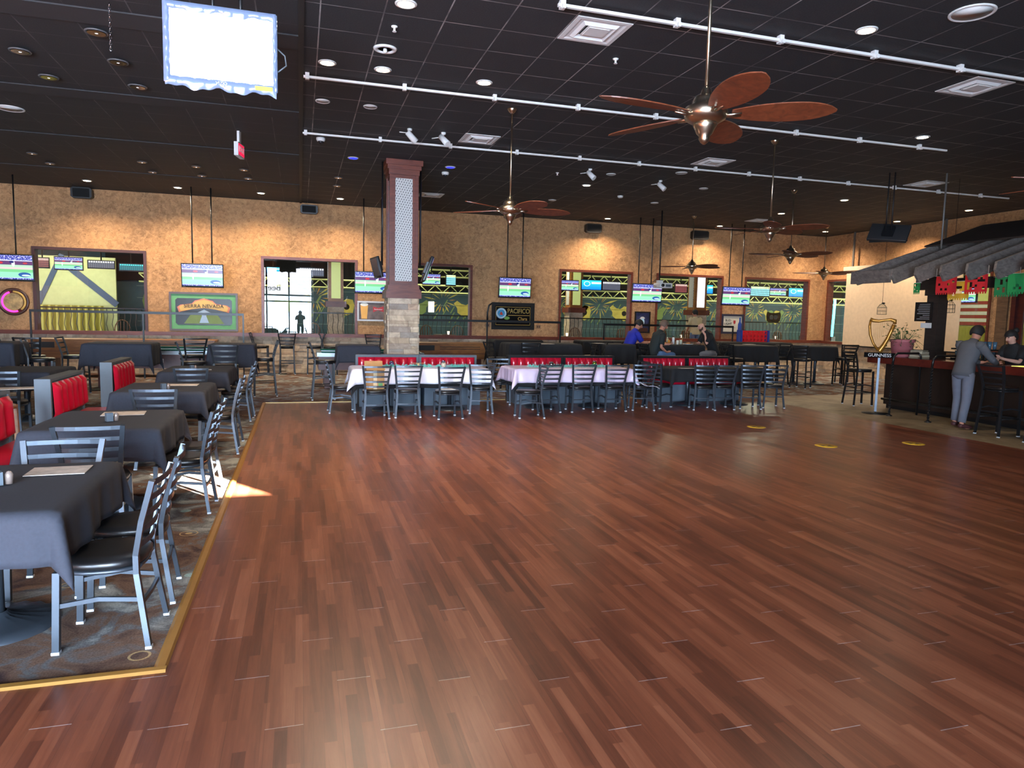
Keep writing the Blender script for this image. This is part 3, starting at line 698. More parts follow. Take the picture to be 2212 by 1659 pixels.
chair(6.74, 12.22, -62, 'ladder-back chair turned sideways at the left end of the black covered table', G3)
chair(7.46, 11.84, -16, 'ladder-back chair at the black covered table, leftmost with its back to the viewer', G3)
chair(7.90, 11.87, -14, 'ladder-back chair at the black covered table, second with its back to the viewer', G3)
chair(8.52, 11.87, -18, 'ladder-back chair at the black covered table, third with its back to the viewer', G3)
chair(9.12, 11.94, -20, 'ladder-back chair at the right corner of the black covered table', G3)
G4 = 'bar stools by the back wall'
stool(-.35, 20.0, 0, 'bar stool facing the stone wall below the bright reflecting window', G4)
stool(-1.02, 20.05, -92, 'bar stool in profile left of the one facing the stone wall', G4)
stool(.36, 20.02, 90, 'bar stool in profile right of the one facing the stone wall', G4)
stool(.78, 19.7, -92, 'bar stool in profile at the wall, nearest the stone column', G4)
stool(1.95, 19.6, 180, 'bar stool partly hidden behind the column', G4)
G5 = 'bar stools and high chairs around the draped high tables'
st = [(-.72, 14.9, 95, 'right of the draped high table by the aisle'), (-1.25, 13.1, 0, 'in front of the draped high table by the aisle'), (-1.85, 13.75, -80, 'left of the draped high table by the aisle'), (-2.15, 15.8, 20, 'in front of the pool table at the left'),
      (-4.5, 14.6, -80, 'at the far left table with the orange tag'), (-4.9, 15.4, 0, 'behind the far left table'), (-4.2, 15.5, -90, 'left of the wide draped high table'), (-5.9, 17.2, -90, 'farthest left under the round neon sign'),
      (.45, 14.2, -88, 'at the left of the small draped table by the column'), (4.35, 15.4, -75, 'left of the first high table past the column'), (5.0, 15.3, 0, 'in front of the first high table right of the column'), (6.95, 16.0, 100, 'between the first and second high tables'), (6.9, 15.2, -85, 'left of the second high table'),
      (8.25, 15.35, -85, 'under the man in the dark green shirt'), (8.05, 16.35, -85, 'under the man in the blue shirt'), (10.35, 15.9, 90, 'under the bald man in black'), (10.65, 15.45, -80, 'left of the fourth high table'), (12.45, 16.1, 95, 'right end of the fourth high table'),
      (12.62, 15.3, -60, 'left of the rightmost high table'), (14.35, 15.75, 100, 'at the right end of the rightmost high table'), (14.9, 16.3, -20, 'beyond the rightmost high table'), (11.35, 11.95, -100, 'at the left end of the bar behind the harp stand')]
for x, y, r, s in st: stool(x, y, r, 'black metal ladder-back bar stool '+s, G5)
stool(10.62, 8.25, -92, 'bar stool beside the man in grey at the bar', 'bar stools along the bar'); stool(10.62, 7.45, -88, 'bar stool at the right edge of the photo along the bar', 'bar stools along the bar')
stool(10.62, 6.8, -90, 'bar stool nearest the viewer along the bar', 'bar stools along the bar')
# ================================================================== TABLES
def cloth(name, x0, x1, y0, y1, z, over, m, seed=0, label='', cat='tablecloth', grp=None, flare=.03, corner=.28):
    rnd = random.Random(seed); b = MB(); W, D = x1-x0, y1-y0
    nx = int((W+2*over)/.035); ny = int((D+2*over)/.035); ph = [rnd.uniform(0, 6.28) for _ in range(6)]
    def P(i, j):
        u = -over+(W+2*over)*i/nx; v = -over+(D+2*over)*j/ny
        a = -u if u < 0 else max(0, u-W); c = -v if v < 0 else max(0, v-D)
        sx = -1 if u < 0 else 1; sy = -1 if v < 0 else 1
        X = min(max(u, 0), W); Y = min(max(v, 0), D); L = math.hypot(a, c)
        if L == 0: return (x0+X, y0+Y, z+.003)
        rip = .012*math.sin(13*(X if c > 0 else 0)+11*(Y if a > 0 else 0)+ph[0])+.007*math.sin(29*(X+Y)+ph[1])
        o = min(L, flare)+corner*min(a, c)+rip*min(1, L/.15)+.02*L
        dz = max(0, L-flare*.5)
        k = .012 if L > .02 else 0
        return (x0+X+sx*a/L*(o+k), y0+Y+sy*c/L*(o+k), z+.003-dz-.006*math.sin(9*(X+Y)+ph[2])*min(1, L/over))
    b.grid(P, nx, ny); o = b.build(name, m)
    md = o.modifiers.new('thickness', 'SOLIDIFY'); md.thickness = .003; md.offset = 1
    return tag(o, label, cat, grp)
def table(x0, x1, y0, y1, z, label, grp, bases=1):
    t = thing('pedestal_table', label, 'table', ((x0+x1)/2, (y0+y1)/2, 0), 0, grp); w, d = x1-x0, y1-y0
    MB().box(-w/2+.005, -d/2+.005, z-.035, w/2-.005, d/2-.005, z-.004).build('tabletop', M_blk, t)
    for k in range(bases):
        cx = 0 if bases == 1 else (-w/4+w/2*k)
        MB().tube([(cx, 0, .05), (cx, 0, z-.035)], .038, 14).build('column', M_metal, t)
        b = MB(); n = 40; prof = [(.045, .085), (.07, .06), (.14, .045), (.22, .03), (.275, .018), (.285, .0)]; k0 = 0
        for i, (r, zz) in enumerate(prof):
            for q in range(n):
                a = 2*PI*q/n; rr = r*(1+(.012 if q % 2 else 0)); z2 = zz+(.008 if q % 2 and 0 < i < 5 else 0)
                b.v.append(Vector((cx+rr*math.cos(a), rr*math.sin(a), z2)))
        b.smooth = True
        for i in range(len(prof)-1):
            for q in range(n): b.face([(i+1)*n+q, (i+1)*n+(q+1) % n, i*n+(q+1) % n, i*n+q])
        b.build('base', M_metal, t)
    return t
LT = [(3.68, 4.80, 'front'), (6.1, 7.22, 'second'), (8.78, 9.88, 'third'), (11.55, 12.78, 'fourth')]
for i, (a, c, nm) in enumerate(LT):
    table(-2.02, -1.12, a, c, .76, 'black pedestal table under the cloth, left row, %s' % nm, 'left row pedestal tables')
    cloth('tablecloth', -2.02, -1.12, a, c, .76, .27, M_cloth, 10+i, 'charcoal cloth draped over the left row %s table' % nm, grp='charcoal cloths on the left tables', corner=.35)
LT2 = [(6.1, 7.2, 'nearest'), (8.78, 9.88, 'middle'), (11.5, 12.7, 'farthest')]
for i, (a, c, nm) in enumerate(LT2):
    table(-4.4, -3.5, a, c, .76, 'black pedestal table of the row beyond the red booths, %s' % nm, 'second row pedestal tables')
    cloth('tablecloth', -4.4, -3.5, a, c, .76, .27, M_cloth, 30+i, 'charcoal cloth beyond the red booths, %s' % nm, grp='charcoal cloths beyond the booths')
def menu(px, py, z, w, d, rz, label, grp='paper menus on tables'):
    p = onZ(px, py, z); o = MB().box(-w/2, -d/2, 0, w/2, d/2, .004).build('menu', M_paper, None, (p.x, p.y, z+.002), (0, 0, rz)); return tag(o, label, 'menu', grp)
menu(128, 1018, .768, .30, .22, .05, 'pale paper menu on the left front tablecloth'); menu(268, 894, .768, .34, .24, .1, 'pale paper menu on the left second tablecloth'); menu(396, 832, .768, .34, .22, 0, 'pale paper menu on the left third tablecloth'); menu(20, 840, .768, .5, .25, .3, 'pale paper menu on the cloth beyond the red booths'); menu(447, 799, .768, .12, .09, .3, 'small paper card on the left fourth tablecloth')
def caddy(px, py, z, label, m1=M_trim):
    p = onZ(px, py, z+.02); t = thing('condiment_holder', label, 'condiment holder', (p.x, p.y, z+.004), .5)
    MB().box(-.05, -.025, 0, .0, .025, .07).build('packet_box', m1, t); MB().lathe([(.018, 0), (.02, .05), (.012, .065), (0, .07)], (.03, 0, 0), 12).build('shaker', mat('shaker_glass', (150, 130, 120), .2, .3), t)
caddy(243, 905, .768, 'small grey condiment holder on the left second tablecloth'); caddy(5, 1040, .768, 'brown condiment holder at the left edge on the front tablecloth'); caddy(358, 838, .768, 'tiny silver condiment holder on the left third tablecloth'); caddy(418, 796, .768, 'tiny dark condiment holder on the left fourth tablecloth')
# ---- party tables
M_pink = mat('pink_plastic_cover', (226, 205, 230), .35, nscale=3, namt=.10, bump=.2)
M_pale = mat('pale_plastic_cover', (228, 226, 240), .35, nscale=4, namt=.08, bump=.2)
for (x0, x1, nm, mm, sd) in ((.92, 3.15, 'first', M_pale, 3), (3.78, 5.98, 'second', M_pink, 5)):
    table(x0, x1, 12.05, 12.80, .76, 'pair of pedestal tables pushed together under the %s party cover' % nm, 'party tables', 2)
    cloth('tablecloth', x0, x1, 12.05, 12.80, .76, .34, M_cloth2, sd, 'black cloth hanging below the %s party cover' % nm, grp='black cloths under the party covers')
    cloth('party_cover', x0-.03, x1+.03, 12.02, 12.83, .766, .28, mm, sd+1, 'shiny %s plastic cover over the %s party table' % ('white and lilac' if nm == 'first' else 'crinkled pink and cream', nm), 'table cover', 'plastic party covers', flare=.05, corner=.5)
table(6.95, 9.15, 12.05, 12.80, .76, 'pair of pedestal tables under the plain black cloth right of the party tables', 'party tables', 2)
cloth('tablecloth', 6.95, 9.15, 12.05, 12.80, .76, .27, M_cloth2, 9, 'plain black cloth on the low table right of the party tables')
menu(1482, 796, .768, .28, .14, 0, 'pale menu at the left of the black covered table'); menu(1590, 793, .768, .12, .1, 0, 'small cream card at the middle of the black covered table')
M_teal = mat('teal_tissue', (110, 205, 190), .6)
def tinsel(x0, x1, label, seed):
    rnd = random.Random(seed); b = MB(); n = int((x1-x0)*170)
    for k in range(n):
        x = rnd.uniform(x0, x1); y = 12.42+rnd.gauss(0, .055); h = rnd.uniform(.01, .055); a = rnd.uniform(0, PI)
        d = Vector((math.cos(a), math.sin(a), 0))*rnd.uniform(.02, .04); p = Vector((x, y, .775))
        b.tube([p-d, p+Vector((0, 0, h)), p+d], .004, flat=(.006, .003))
    tag(b.build('paper_shred_runner', M_teal), label, 'table decoration', None, 'stuff')
tinsel(1.35, 2.25, 'teal shredded paper runner, left half of the first party table', 1); tinsel(2.35, 2.95, 'teal shredded paper runner, right half of the first party table', 2); tinsel(4.1, 5.7, 'teal shredded paper runner along the second party table', 3)
def jar(px, py, m, label):
    p = onZ(px, py, .77); t = thing('candle_jar', label, 'jar', (p.x, p.y, .771)); MB().lathe([(.03, 0), (.042, .02), (.045, .06), (.036, .085)], n=16).build('glass', m, t); MB().lathe([(0, .086), (.036, .09), (.038, .10), (0, .105)], n=16).build('lid', M_off, t)
M_jar = mat('purple_jar_glass', (90, 70, 110), .1, .3)
jar(846, 792, M_jar, 'purple glass jar on the first party table, left'); jar(958, 794, mat('pale_can', (190, 180, 160), .4), 'pale can between the jars of the first party table'); jar(1284, 791, mat('green_jar', (120, 120, 40), .15, .6), 'green metallic jar on the second party table'); jar(905+20+32, 791, M_jar, 'purple glass jar on the first party table, right') if 0 else jar(958, 791, M_jar, 'purple glass jar on the first party table, right')
jar(1191, 793, M_off, 'silver jar on the second party table, left')
p = onZ(902, 793, .77); t = thing('toy_airplane', 'little tan toy airplane in the middle of the first party table', 'toy', (p.x, p.y, .772)); M_tan = mat('tan_wood', (190, 160, 110), .6)
MB().tube([(0, -.08, .05), (0, .09, .06)], [.022, .012], 10).build('fuselage', M_tan, t); MB().box(-.12, -.05, .068, .12, -.005, .074).build('wing', M_tan, t); MB().box(-.04, .06, .06, .04, .085, .064).build('tail', M_tan, t); MB().lathe([(.02, 0), (.018, .045)], (0, -.02, 0), 10).build('stand', M_jar, t)
# cardboard box on the first chair
M_card = mat('cardboard', (170, 128, 84), .85)
t = thing('cardboard_box', 'tall tan cardboard box with an open top standing on a party table chair', 'box', (1.17, 11.70, .468), .03)
b = MB(); b.box(-.15, -.11, 0, .15, .11, .005); b.box(-.15, -.11, 0, -.145, .11, .36); b.box(.145, -.11, 0, .15, .11, .36); b.box(-.15, -.11, 0, .15, -.105, .36); b.box(-.15, .105, 0, .15, .11, .36); b.build('carton', M_card, t)
b = MB(); b.box(-.15, .0, 0, .15, .1, .004, Matrix.Translation((0, .108, .36)) @ Matrix.Rotation(math.radians(60), 4, 'X')); b.box(-.15, 0, 0, .15, .09, .004, Matrix.Translation((0, -.11, .36)) @ Matrix.Rotation(math.radians(205), 4, 'X')); b.build('flap', M_card, t)
b = MB(); b.box(-.03, -.1118, .0, .03, -.11, .36); b.build('packing_tape', mat('box_tape', (205, 180, 140), .3), t); MB().box(.05, -.112, .05, .12, -.11, .1).build('printed_mark', mat('green_print', (90, 140, 80), .6), t)
tag(MB().box(-.12, -.09, 0, .12, .09, .006).build('paper_plate', M_wht, None, (2.35, 11.46, .467), (0, 0, .2)), 'white paper lying on the seat of a party table chair', 'paper')
o = MB(); o.grid(lambda i, j: (6.05+.05*i+.01*math.sin(j*1.7), 12.0-.06*j, .52-.012*i-.025*math.sin(i*.9+j)*.8+(.0)), 8, 6); o = o.build('plastic_cover_end', M_pale); tag(o, 'trailing white plastic sheet at the right end of the second party table', 'plastic sheet'); md = o.modifiers.new('t', 'SOLIDIFY'); md.thickness = .003
# ================================================================== BOOTHS
def booth(L, label, grp, x, y, rz, n=7, cap=M_trim):
    """bench of length L along local X, facing local -Y, back at y=0"""
    t = thing('booth_bench', label, 'booth', (x, y, 0), rz, grp); h = .93
    MB().box(-L/2, .0, 0, L/2, .13, h-.02).build('back_panel', M_trim if cap is M_trim else M_metal2, t)
    b = MB(); b.box(-L/2-.012, -.012, h-.03, L/2+.012, .142, h); b.box(-L/2-.012, -.012, 0, -L/2+.03, .142, h-.03); b.box(L/2-.03, -.012, 0, L/2+.012, .142, h-.03); b.build('edge_trim', cap, t)
    b = MB(); w = (L-.07)/n
    for k in range(n):
        x0 = -L/2+.035+k*w
        def P(i, j, x0=x0):
            u, v = i/8, j/8
            bul = (1-(2*u-1)**2)**.5*.055; ev = min(1, (1-abs(2*v-1))*5)
            return (x0+w*u, -.015-bul*ev-.035*ev*(1-v)*.5, .50+(h-.045-.50)*v)
        b.grid(P, 8, 8)
    b.build('back_cushion', M_red, t)
    b = MB(); b.bbox(-L/2+.01, -.50, .36, L/2-.01, -.03, .47, .03); b.build('seat_cushion', M_red, t)
    MB().box(-L/2+.02, -.46, .0, L/2-.02, -.0, .355).build('base', mat('grey_bench_base', (92, 104, 116), .55), t)
    return t
B1 = 'red vinyl booth benches along the party tables'
for x0, x1, nm, cp in ((1.0, 2.17, 'left bench behind the first party table', M_trim), (2.2, 3.32, 'right bench behind the first party table', M_trim), (4.0, 5.15, 'left bench behind the second party table', M_metal2), (5.18, 6.3, 'right bench behind the second party table', M_metal2), (6.95, 8.02, 'left bench behind the black covered table', M_metal2), (8.05, 9.1, 'right bench behind the black covered table', M_metal2)):
    booth(x1-x0, 'red channel-tufted vinyl booth, '+nm, B1, (x0+x1)/2, 13.40, 0, cap=cp)
B2 = 'red vinyl booth benches of the left tables'
for y0, y1, nm in ((6.15, 7.5, 'nearest, cut by the left photo edge'), (8.62, 9.82, 'middle one of the left row'), (11.2, 12.42, 'farthest one of the left row')):
    booth(y1-y0, 'red channel-tufted vinyl booth with a grey end, '+nm, B2, -2.60, (y0+y1)/2, PI/2, n=6)
for y0, y1, nm in ((8.62, 9.8, 'behind the middle one'), (11.2, 12.4, 'behind the farther one')):
    booth(y1-y0, 'red booth of the second left row, '+nm, B2, -4.95, (y0+y1)/2, PI/2, n=6)
# wooden high-chair frame behind the near booth
t = thing('wooden_chair_frame', 'light wooden armrest frame behind the nearest red booth', 'wooden frame', (-2.85, 7.95, 0), 0)
for y in (-.14, .14): MB().tube([(.12, y, 0), (.10, y, .72), (-.05, y, .78), (-.25, y, .4), (-.3, y, 0)], .02, flat=(.04, .03)).build('side_frame', M_oak, t)
MB().tube([(.10, -.14, .7), (.10, .14, .7)], .015).build('crossbar', M_oak, t)
# ================================================================== HIGH DRAPED TABLES
HT = [(-3.65, -2.62, 13.95, 14.75, 'wide one before the left pool table', .42), (-5.6, -4.75, 13.9, 14.6, 'at the far left photo edge', .42), (-1.60, -.88, 14.0, 14.75, 'by the aisle left of centre', .45), (.72, 1.45, 13.95, 14.62, 'small, tucked beside the stone column', .35),
      (4.75, 6.5, 15.75, 16.5, 'first right of the column', .5), (7.25, 8.0, 15.85, 16.6, 'second right of the column', .5), (8.62, 9.95, 15.8, 16.55, 'where three men are seated', .5), (10.8, 12.2, 15.85, 16.6, 'fourth right of the column', .45), (12.8, 14.2, 15.9, 16.65, 'rightmost', .42),
      (5.0, 6.3, 18.0, 18.7, 'back row, by the framed mirror with gold letters', .5), (7.6, 9.4, 18.1, 18.8, 'back row, below the window with blue screens', .4), (12.2, 14.6, 18.3, 19.0, 'back row, carrying the red game', .4)]
for i, (x0, x1, y0, y1, nm, ov) in enumerate(HT):
    table(x0, x1, y0, y1, 1.07, 'tall pedestal table under black cloth, '+nm, 'tall pedestal tables', 2 if x1-x0 > 1.2 else 1)
    cloth('tablecloth', x0, x1, y0, y1, 1.07, ov, M_cloth if i < 4 else M_cloth2, 50+i, 'black cloth on a high table, '+nm, grp='black cloths on the high tables', corner=.2)
# pool tables
M_felt = mat('green_felt', (20, 92, 76), .95, nscale=40, namt=.1)
M_rail = mat_wood('pool_table_wood', (72, 34, 32), (100, 50, 44))
def pool(x0, x1, y0, y1, label):
    t = thing('pool_table', label, 'pool table', ((x0+x1)/2, (y0+y1)/2, 0), 0, 'green pool tables'); w, d = (x1-x0)/2, (y1-y0)/2
    MB().box(-w+.10, -d+.10, .74, w-.10, d-.10, .765).build('playing_surface', M_felt, t)
    b = MB(); b.box(-w, -d, .72, w, -d+.1, .81); b.box(-w, d-.1, .72, w, d, .81); b.box(-w, -d+.1, .72, -w+.1, d-.1, .81); b.box(w-.1, -d+.1, .72, w, d-.1, .81); b.build('rail', mat('silver_rail', (150, 160, 165), .3, .6), t)
    b = MB(); b.box(-w+.03, -d+.03, .42, w-.03, d-.03, .72); b.build('cabinet', M_rail, t)
    b = MB(); b.box(-w+.1, -d+.0, .80, w-.1, -d+.14, .83); b.box(-w+.1, d-.14, .80, w-.1, d, .83); b.build('cushion', M_felt, t)
    for sx in (-1, 1):
        for sy in (-1, 1): MB().box(sx*(w-.25)-.09, sy*(d-.22)-.09, 0, sx*(w-.25)+.09, sy*(d-.22)+.09, .42).build('leg', M_rail, t)
    for k in (-1, 0, 1):
        for sy in (-1, 1): MB().lathe([(.05, .812), (.07, .815), (.0, .814)], (k*(w-.06), sy*(d-.06), 0), 14).build('pocket', M_blk, t)
    MB().box(.1*w, -d+.018, .55, .1*w+.14, -d+.029, .63).build('coin_plate', M_off, t)
pool(-4.3, -1.9, 16.6, 17.95, 'green pool table behind the left high tables'); pool(.35, 2.75, 16.1, 17.4, 'green pool table behind the stone column')
def shuffle(x0, x1, y0, y1, label, boxy=True):
    t = thing('shuffleboard_table', label, 'shuffleboard table', ((x0+x1)/2, (y0+y1)/2, 0), 0, 'golden wood shuffleboards'); w, d = (x1-x0)/2, (y1-y0)/2
    MB().box(-w, -d, .48, w, d, .90).build('cabinet', M_oak, t); MB().box(-w, -d-.005, .63, w, -d, .64).build('groove', M_rail, t)
    MB().box(-w-.02, -d-.03, .90, w+.02, d+.03, .93).build('rim', M_oak, t); MB().box(-w+.1, -d-.006, .72, -w+.55, -d, .86).build('scoreboard', M_blk, t)
    for zz in (.76, .82): MB().box(w-1.3 if w > .8 else -.1, -d-.012, zz-.008, w-.15, -d, zz+.008).build('slot', M_blk, t)
    for s in (-.8, .8): MB().box(s*w-.1, -d+.05, 0, s*w+.1, d-.05, .48).build('leg', M_rail, t)
shuffle(3.0, 5.0, 19.1, 19.75, 'golden wood shuffleboard table right of the column'); shuffle(-6.2, -2.1, 19.2, 19.8, 'long golden wood shuffleboard table along the left back wall')
# ================================================================== COLUMN
CX, CY = 1.97, 14.31; hw = .30
t = thing('column', 'square column with wood framed white patterned panels above a stacked stone base', 'column', (CX, CY, 0))
b = MB()
for nx, ny in ((0, -1), (-1, 0), (1, 0), (0, 1)):
    R = Matrix.Rotation(math.atan2(nx, -ny) if ny else (-PI/2 if nx < 0 else PI/2), 4, 'Z')
    s2 = stonework(-.285, .285, 0, 2.02, -.285, 'X', rows=18, depth=.045, seed=20+nx+3*ny)
    k = len(b.v); b.v += [R @ v for v in s2.v]
    for f in s2.f: b.face([k+i for i in f])
b.build('stone_base', M_stone, t)
MB().box(-.285, -.285, 0, .285, .285, 2.03).build('core', M_mahog, t)
b = MB(); b.box(-.35, -.35, 2.02, .35, .35, 2.17); b.box(-.33, -.33, 2.17, .33, .33, 2.20); b.box(-.31, -.31, 2.20, .31, .31, 2.28); b.build('collar', M_mahog, t)
b = MB()
for sx in (-1, 1):
    for sy in (-1, 1): b.box(min(sx*.27, sx*.17), min(sy*.27, sy*.17), 2.28, max(sx*.27, sx*.17), max(sy*.27, sy*.17), 4.5); b.box(min(sx*.285, sx*.22), min(sy*.285, sy*.22), 2.28, max(sx*.285, sx*.22), max(sy*.285, sy*.22), 4.5)
b.box(-.265, -.265, 2.28, .265, .265, 2.36); b.box(-.265, -.265, 4.36, .265, .265, 4.5); b.box(-.235, -.235, 2.3, .235, .235, 4.5); b.build('shaft_frame', M_mahog, t)
b = MB(); b.box(-.30, -.30, 4.42, .30, .30, 4.52); b.box(-.33, -.33, 4.52, .33, .33, 4.60); b.box(-.36, -.36, 4.60, .36, .36, 4.70); b.build('capital', M_mahog, t)
M_lat = mat_lattice()
for R in (0, PI/2, PI, -PI/2): MB().box(-.17, -.25, 2.36, .17, -.237, 4.36, Matrix.Rotation(R, 4, 'Z')).build('patterned_panel', M_lat, t)
# ================================================================== SCREENS
def tv(x0, x1, z0, z1, y, label, screen=None, poles=(.3, .7), tilt=6, grp='hanging flat screens', rz=0, ztop=H):
    w, h = x1-x0, z1-z0
    t = thing('television', label, 'television', ((x0+x1)/2, y, z0), rz, grp)
    Mt = Matrix.Rotation(math.radians(tilt), 4, 'X')
    MB().bbox(-w/2, -.03, 0, w/2, .03, h, .012, Mt).build('bezel', M_blk, t)
    o = MB().box(-w/2+.022, 0, .045, w/2-.022, .004, h-.025).build('screen', screen or M_game, t); o.rotation_euler = (math.radians(tilt), 0, 0); o.location = Mt @ Vector((0, -.035, 0))
    MB().box(-w/2+.03, -.034, .012, -w/2+.09, -.030, .022, Mt).build('logo_badge', M_off, t)
    MB().box(-.2, .03, h*.3, .2, .07, h*.75, Mt).build('mount_plate', M_blk, t)
    for u in poles: MB().tube([(-w/2+u*w, .06, h*.6), (-w/2+u*w, .06, ztop-z0)], .016, 8).build('pole', M_blk, t)
    return t
tv(-6.93, -5.93, 2.27, 2.89, 19.0, 'flat screen with a baseball game at the left photo edge, above the round neon sign', poles=(.62,))
tv(-2.80, -1.83, 2.25, 2.84, 19.0, 'flat screen with a baseball game above the green framed mirror', poles=(.26, .72))
tv(1.37, 2.36, 2.22, 2.81, 19.0, 'flat screen with a baseball game left of the column, above the beer glass picture', poles=(.25, .72))
tv(5.32, 6.27, 2.22, 2.80, 19.0, 'flat screen with a baseball game above the mirror with gold letters', poles=(.28, .75))
tv(9.43, 10.42, 2.20, 2.77, 19.0, 'flat screen with a baseball game partly behind the projector', poles=(.25, .68))
tv(12.50, 13.52, 2.19, 2.78, 19.0, 'flat screen with a baseball game above the blue bottle poster', poles=(.3, .75))
tv(1.22, 1.82, 2.42, 2.84, 14.3, 'flat screen seen edge on, mounted left of the column', mat('dim_screen', (60, 70, 90), .15), poles=(.5,), tilt=14, rz=-PI/2+.12, grp=None)
t_ = tv(2.1, 2.7, 2.38, 2.9, 14.3, 'flat screen seen edge on from behind, mounted right of the column', poles=(.4, .6), tilt=20, rz=PI/2-.1, grp=None)
M_glare = mat('screen_painted_glare', (255, 255, 255), emit=(236, 244, 255), es=1.9)  # daylight glare on the wrapped screen, painted in as emission
t = tv(-1.045, -.175, 3.56, 4.19, 6.5, 'large screen with painted white glare, wrapped in clear film, hanging top left', M_glare, poles=(.42, .67), tilt=0, grp=None)
M_film = mat('clinging_film', (150, 170, 205), .12, .5)
b = MB(); rnd = random.Random(3)
def rim(x0, x1, z0, z1, n, vert):
    def P(i, j):
        u = i/n; r = .02*math.sin(u*17)+.012*math.sin(u*41+1); d = -.042-.012*abs(math.sin(u*25))
        if vert: return (x0+(x1-x0)*j/3+(r*.4 if j in (1, 2) else 0), d if 0 < j < 3 else -.03, z0+(z1-z0)*u)
        return (x0+(x1-x0)*u, d if 0 < j < 3 else -.03, z0+(z1-z0)*j/3+(r*.7 if j == 0 else 0))
    b.grid(P, n, 3)
rim(-.43, .43, -.03, .06, 40, False); rim(-.43, .43, .565, .64, 40, False); rim(-.44, -.385, 0, .63, 30, True); rim(.40, .44, 0, .63, 30, True)
b.build('protective_film', M_film, t)
MB().box(.26, -.056, -.0, .40, -.05, .035).build('warning_sticker', mat('yellow_sticker', (220, 200, 70), .6), t)
text('brand_lettering', 'VIZIO', .035, M_wht, t, (0, -.058, .022), (PI/2, 0, 0)); MB().tube([(.43, .0, .38), (.50, .03, .33), (.51, .03, .25), (.44, .0, .18)], .006).build('power_cord', M_trim, t)
# hanging screen seen from behind near the bar
p = onY(1920, 503, 11.4); t = thing('television', 'big dark screen seen from behind, hung tilted above the bar', 'television', (p.x, 11.4, p.z), math.radians(128))
Mt = Matrix.Rotation(math.radians(34), 4, 'X') @ Matrix.Rotation(math.radians(-8), 4, 'Y')
MB().bbox(-.36, -.04, -.2, .36, .03, .2, .01, Mt).build('casing', mat('grey_black_casing', (44, 44, 46), .45), t); o = MB().box(-.34, 0, -.18, .34, .003, .18).build('screen', M_dk, t); o.rotation_euler = (math.radians(28), 0, 0); o.location = Mt @ Vector((0, -.045, 0))
MB().box(-.1, .03, -.12, .1, .08, .12, Mt).build('mount_plate', M_metal2, t); 
for s in (-.05, .05): MB().tube([(s, .07, 0), (s, .07, H-p.z)], .013).build('pole', M_metal2, t)
# projector
p = onY(1432, 617, 17.6); t = thing('projector', 'white ceiling projector on a black pole in front of the window', 'projector', (p.x, 17.6, p.z), .05)
MB().bbox(-.20, -.18, -.07, .20, .18, .07, .02).build('casing', M_wht, t); MB().box(-.02, -.185, -.04, .14, -.18, .03).build('vent_grille', M_trim, t); MB().lathe([(.045, 0), (.045, .03), (0, .03)], (-.12, -.18, 0), 16, Matrix.Rotation(PI/2, 4, 'X')).build('lens', M_blk, t)
MB().tube([(-.12, 0, .07), (-.12, 0, H-p.z)], .02).build('pole', M_blk, t); MB().box(-.18, -.06, .07, -.04, .06, .14).build('mount', M_wht, t); MB().tube([(-.12, 0, .25), (-.3, .02, .1), (-.42, 0, .0), (-.2, .0, -.02)], .007).build('cable', M_blk, t)
# ================================================================== PICTURES
def wall(px, py): return onY(px, py, YW-.03)
def frame(x0, x1, z0, z1, name, label, fm, bgm, fw=.05, cat='framed picture', y=None, inner=None):
    y = YW-.002 if y is None else y
    t = thing(name, label, cat, ((x0+x1)/2, y, (z0+z1)/2)); w, h = (x1-x0)/2, (z1-z0)/2
    b = MB(); b.box(-w, -.045, -h, w, 0, -h+fw); b.box(-w, -.045, h-fw, w, 0, h); b.box(-w, -.045, -h+fw, -w+fw, 0, h-fw); b.box(w-fw, -.045, -h+fw, w, 0, h-fw); b.build('frame', fm, t)
    MB().box(-w+fw, -.02, -h+fw, w-fw, -.005, h-fw).build('backing', bgm, t)
    return t, w, h
FT = (PI/2, 0, 0)
def flat(t, poly, m, y, name='painted_shape'): return MB().prism(poly, .003, Matrix.Translation((0, y, 0))).build(name, m, t)
def ell(cx, cz, rx, rz, n=24, a0=0, a1=2*PI): return [(cx+rx*math.cos(a0+(a1-a0)*k/n), cz+rz*math.sin(a0+(a1-a0)*k/n)) for k in range(n)]
M_mir = mat('dark_mirror', (30, 28, 27), .3, .7); M_grn = mat('sage_green_mat', (96, 158, 104), .6); M_gold = mat('gold_paint', (206, 164, 84), .5); M_brn = mat('brown_frame', (74, 46, 38), .4); M_rose = mat('rose_paint', (200, 120, 100), .6)
t, w, h = frame(-3.33, -1.63, 1.13, 2.16, 'framed_mirror', 'green matted brewery mirror with a gold banner, brown frame', M_brn, M_grn, .05, 'mirror')
flat(t, [(-w+.2, -h+.16), (w-.2, -h+.16), (w-.15, -h+.21), (w-.15, h-.21), (w-.2, h-.16), (-w+.2, h-.16), (-w+.15, h-.21), (-w+.15, -h+.21)], M_mir, -.026, 'mirror_glass')
ban = [(-.62, -.02), (-.66, .12), (-.58, .18), (-.3, .22), (-.22, .30), (0, .36), (.22, .30), (.3, .22), (.58, .18), (.66, .12), (.62, -.02), (.3, .06), (0, .10), (-.3, .06)]
flat(t, ban, M_rose, -.031, 'banner'); flat(t, [(x*.93, z*.85+.02) for x, z in ban], M_gold, -.035, 'banner'); text('lettering', 'SIERRA NEVADA', .135, mat('ink_brown', (50, 30, 26), .6), t, (0, -.040, .15), FT, .003)
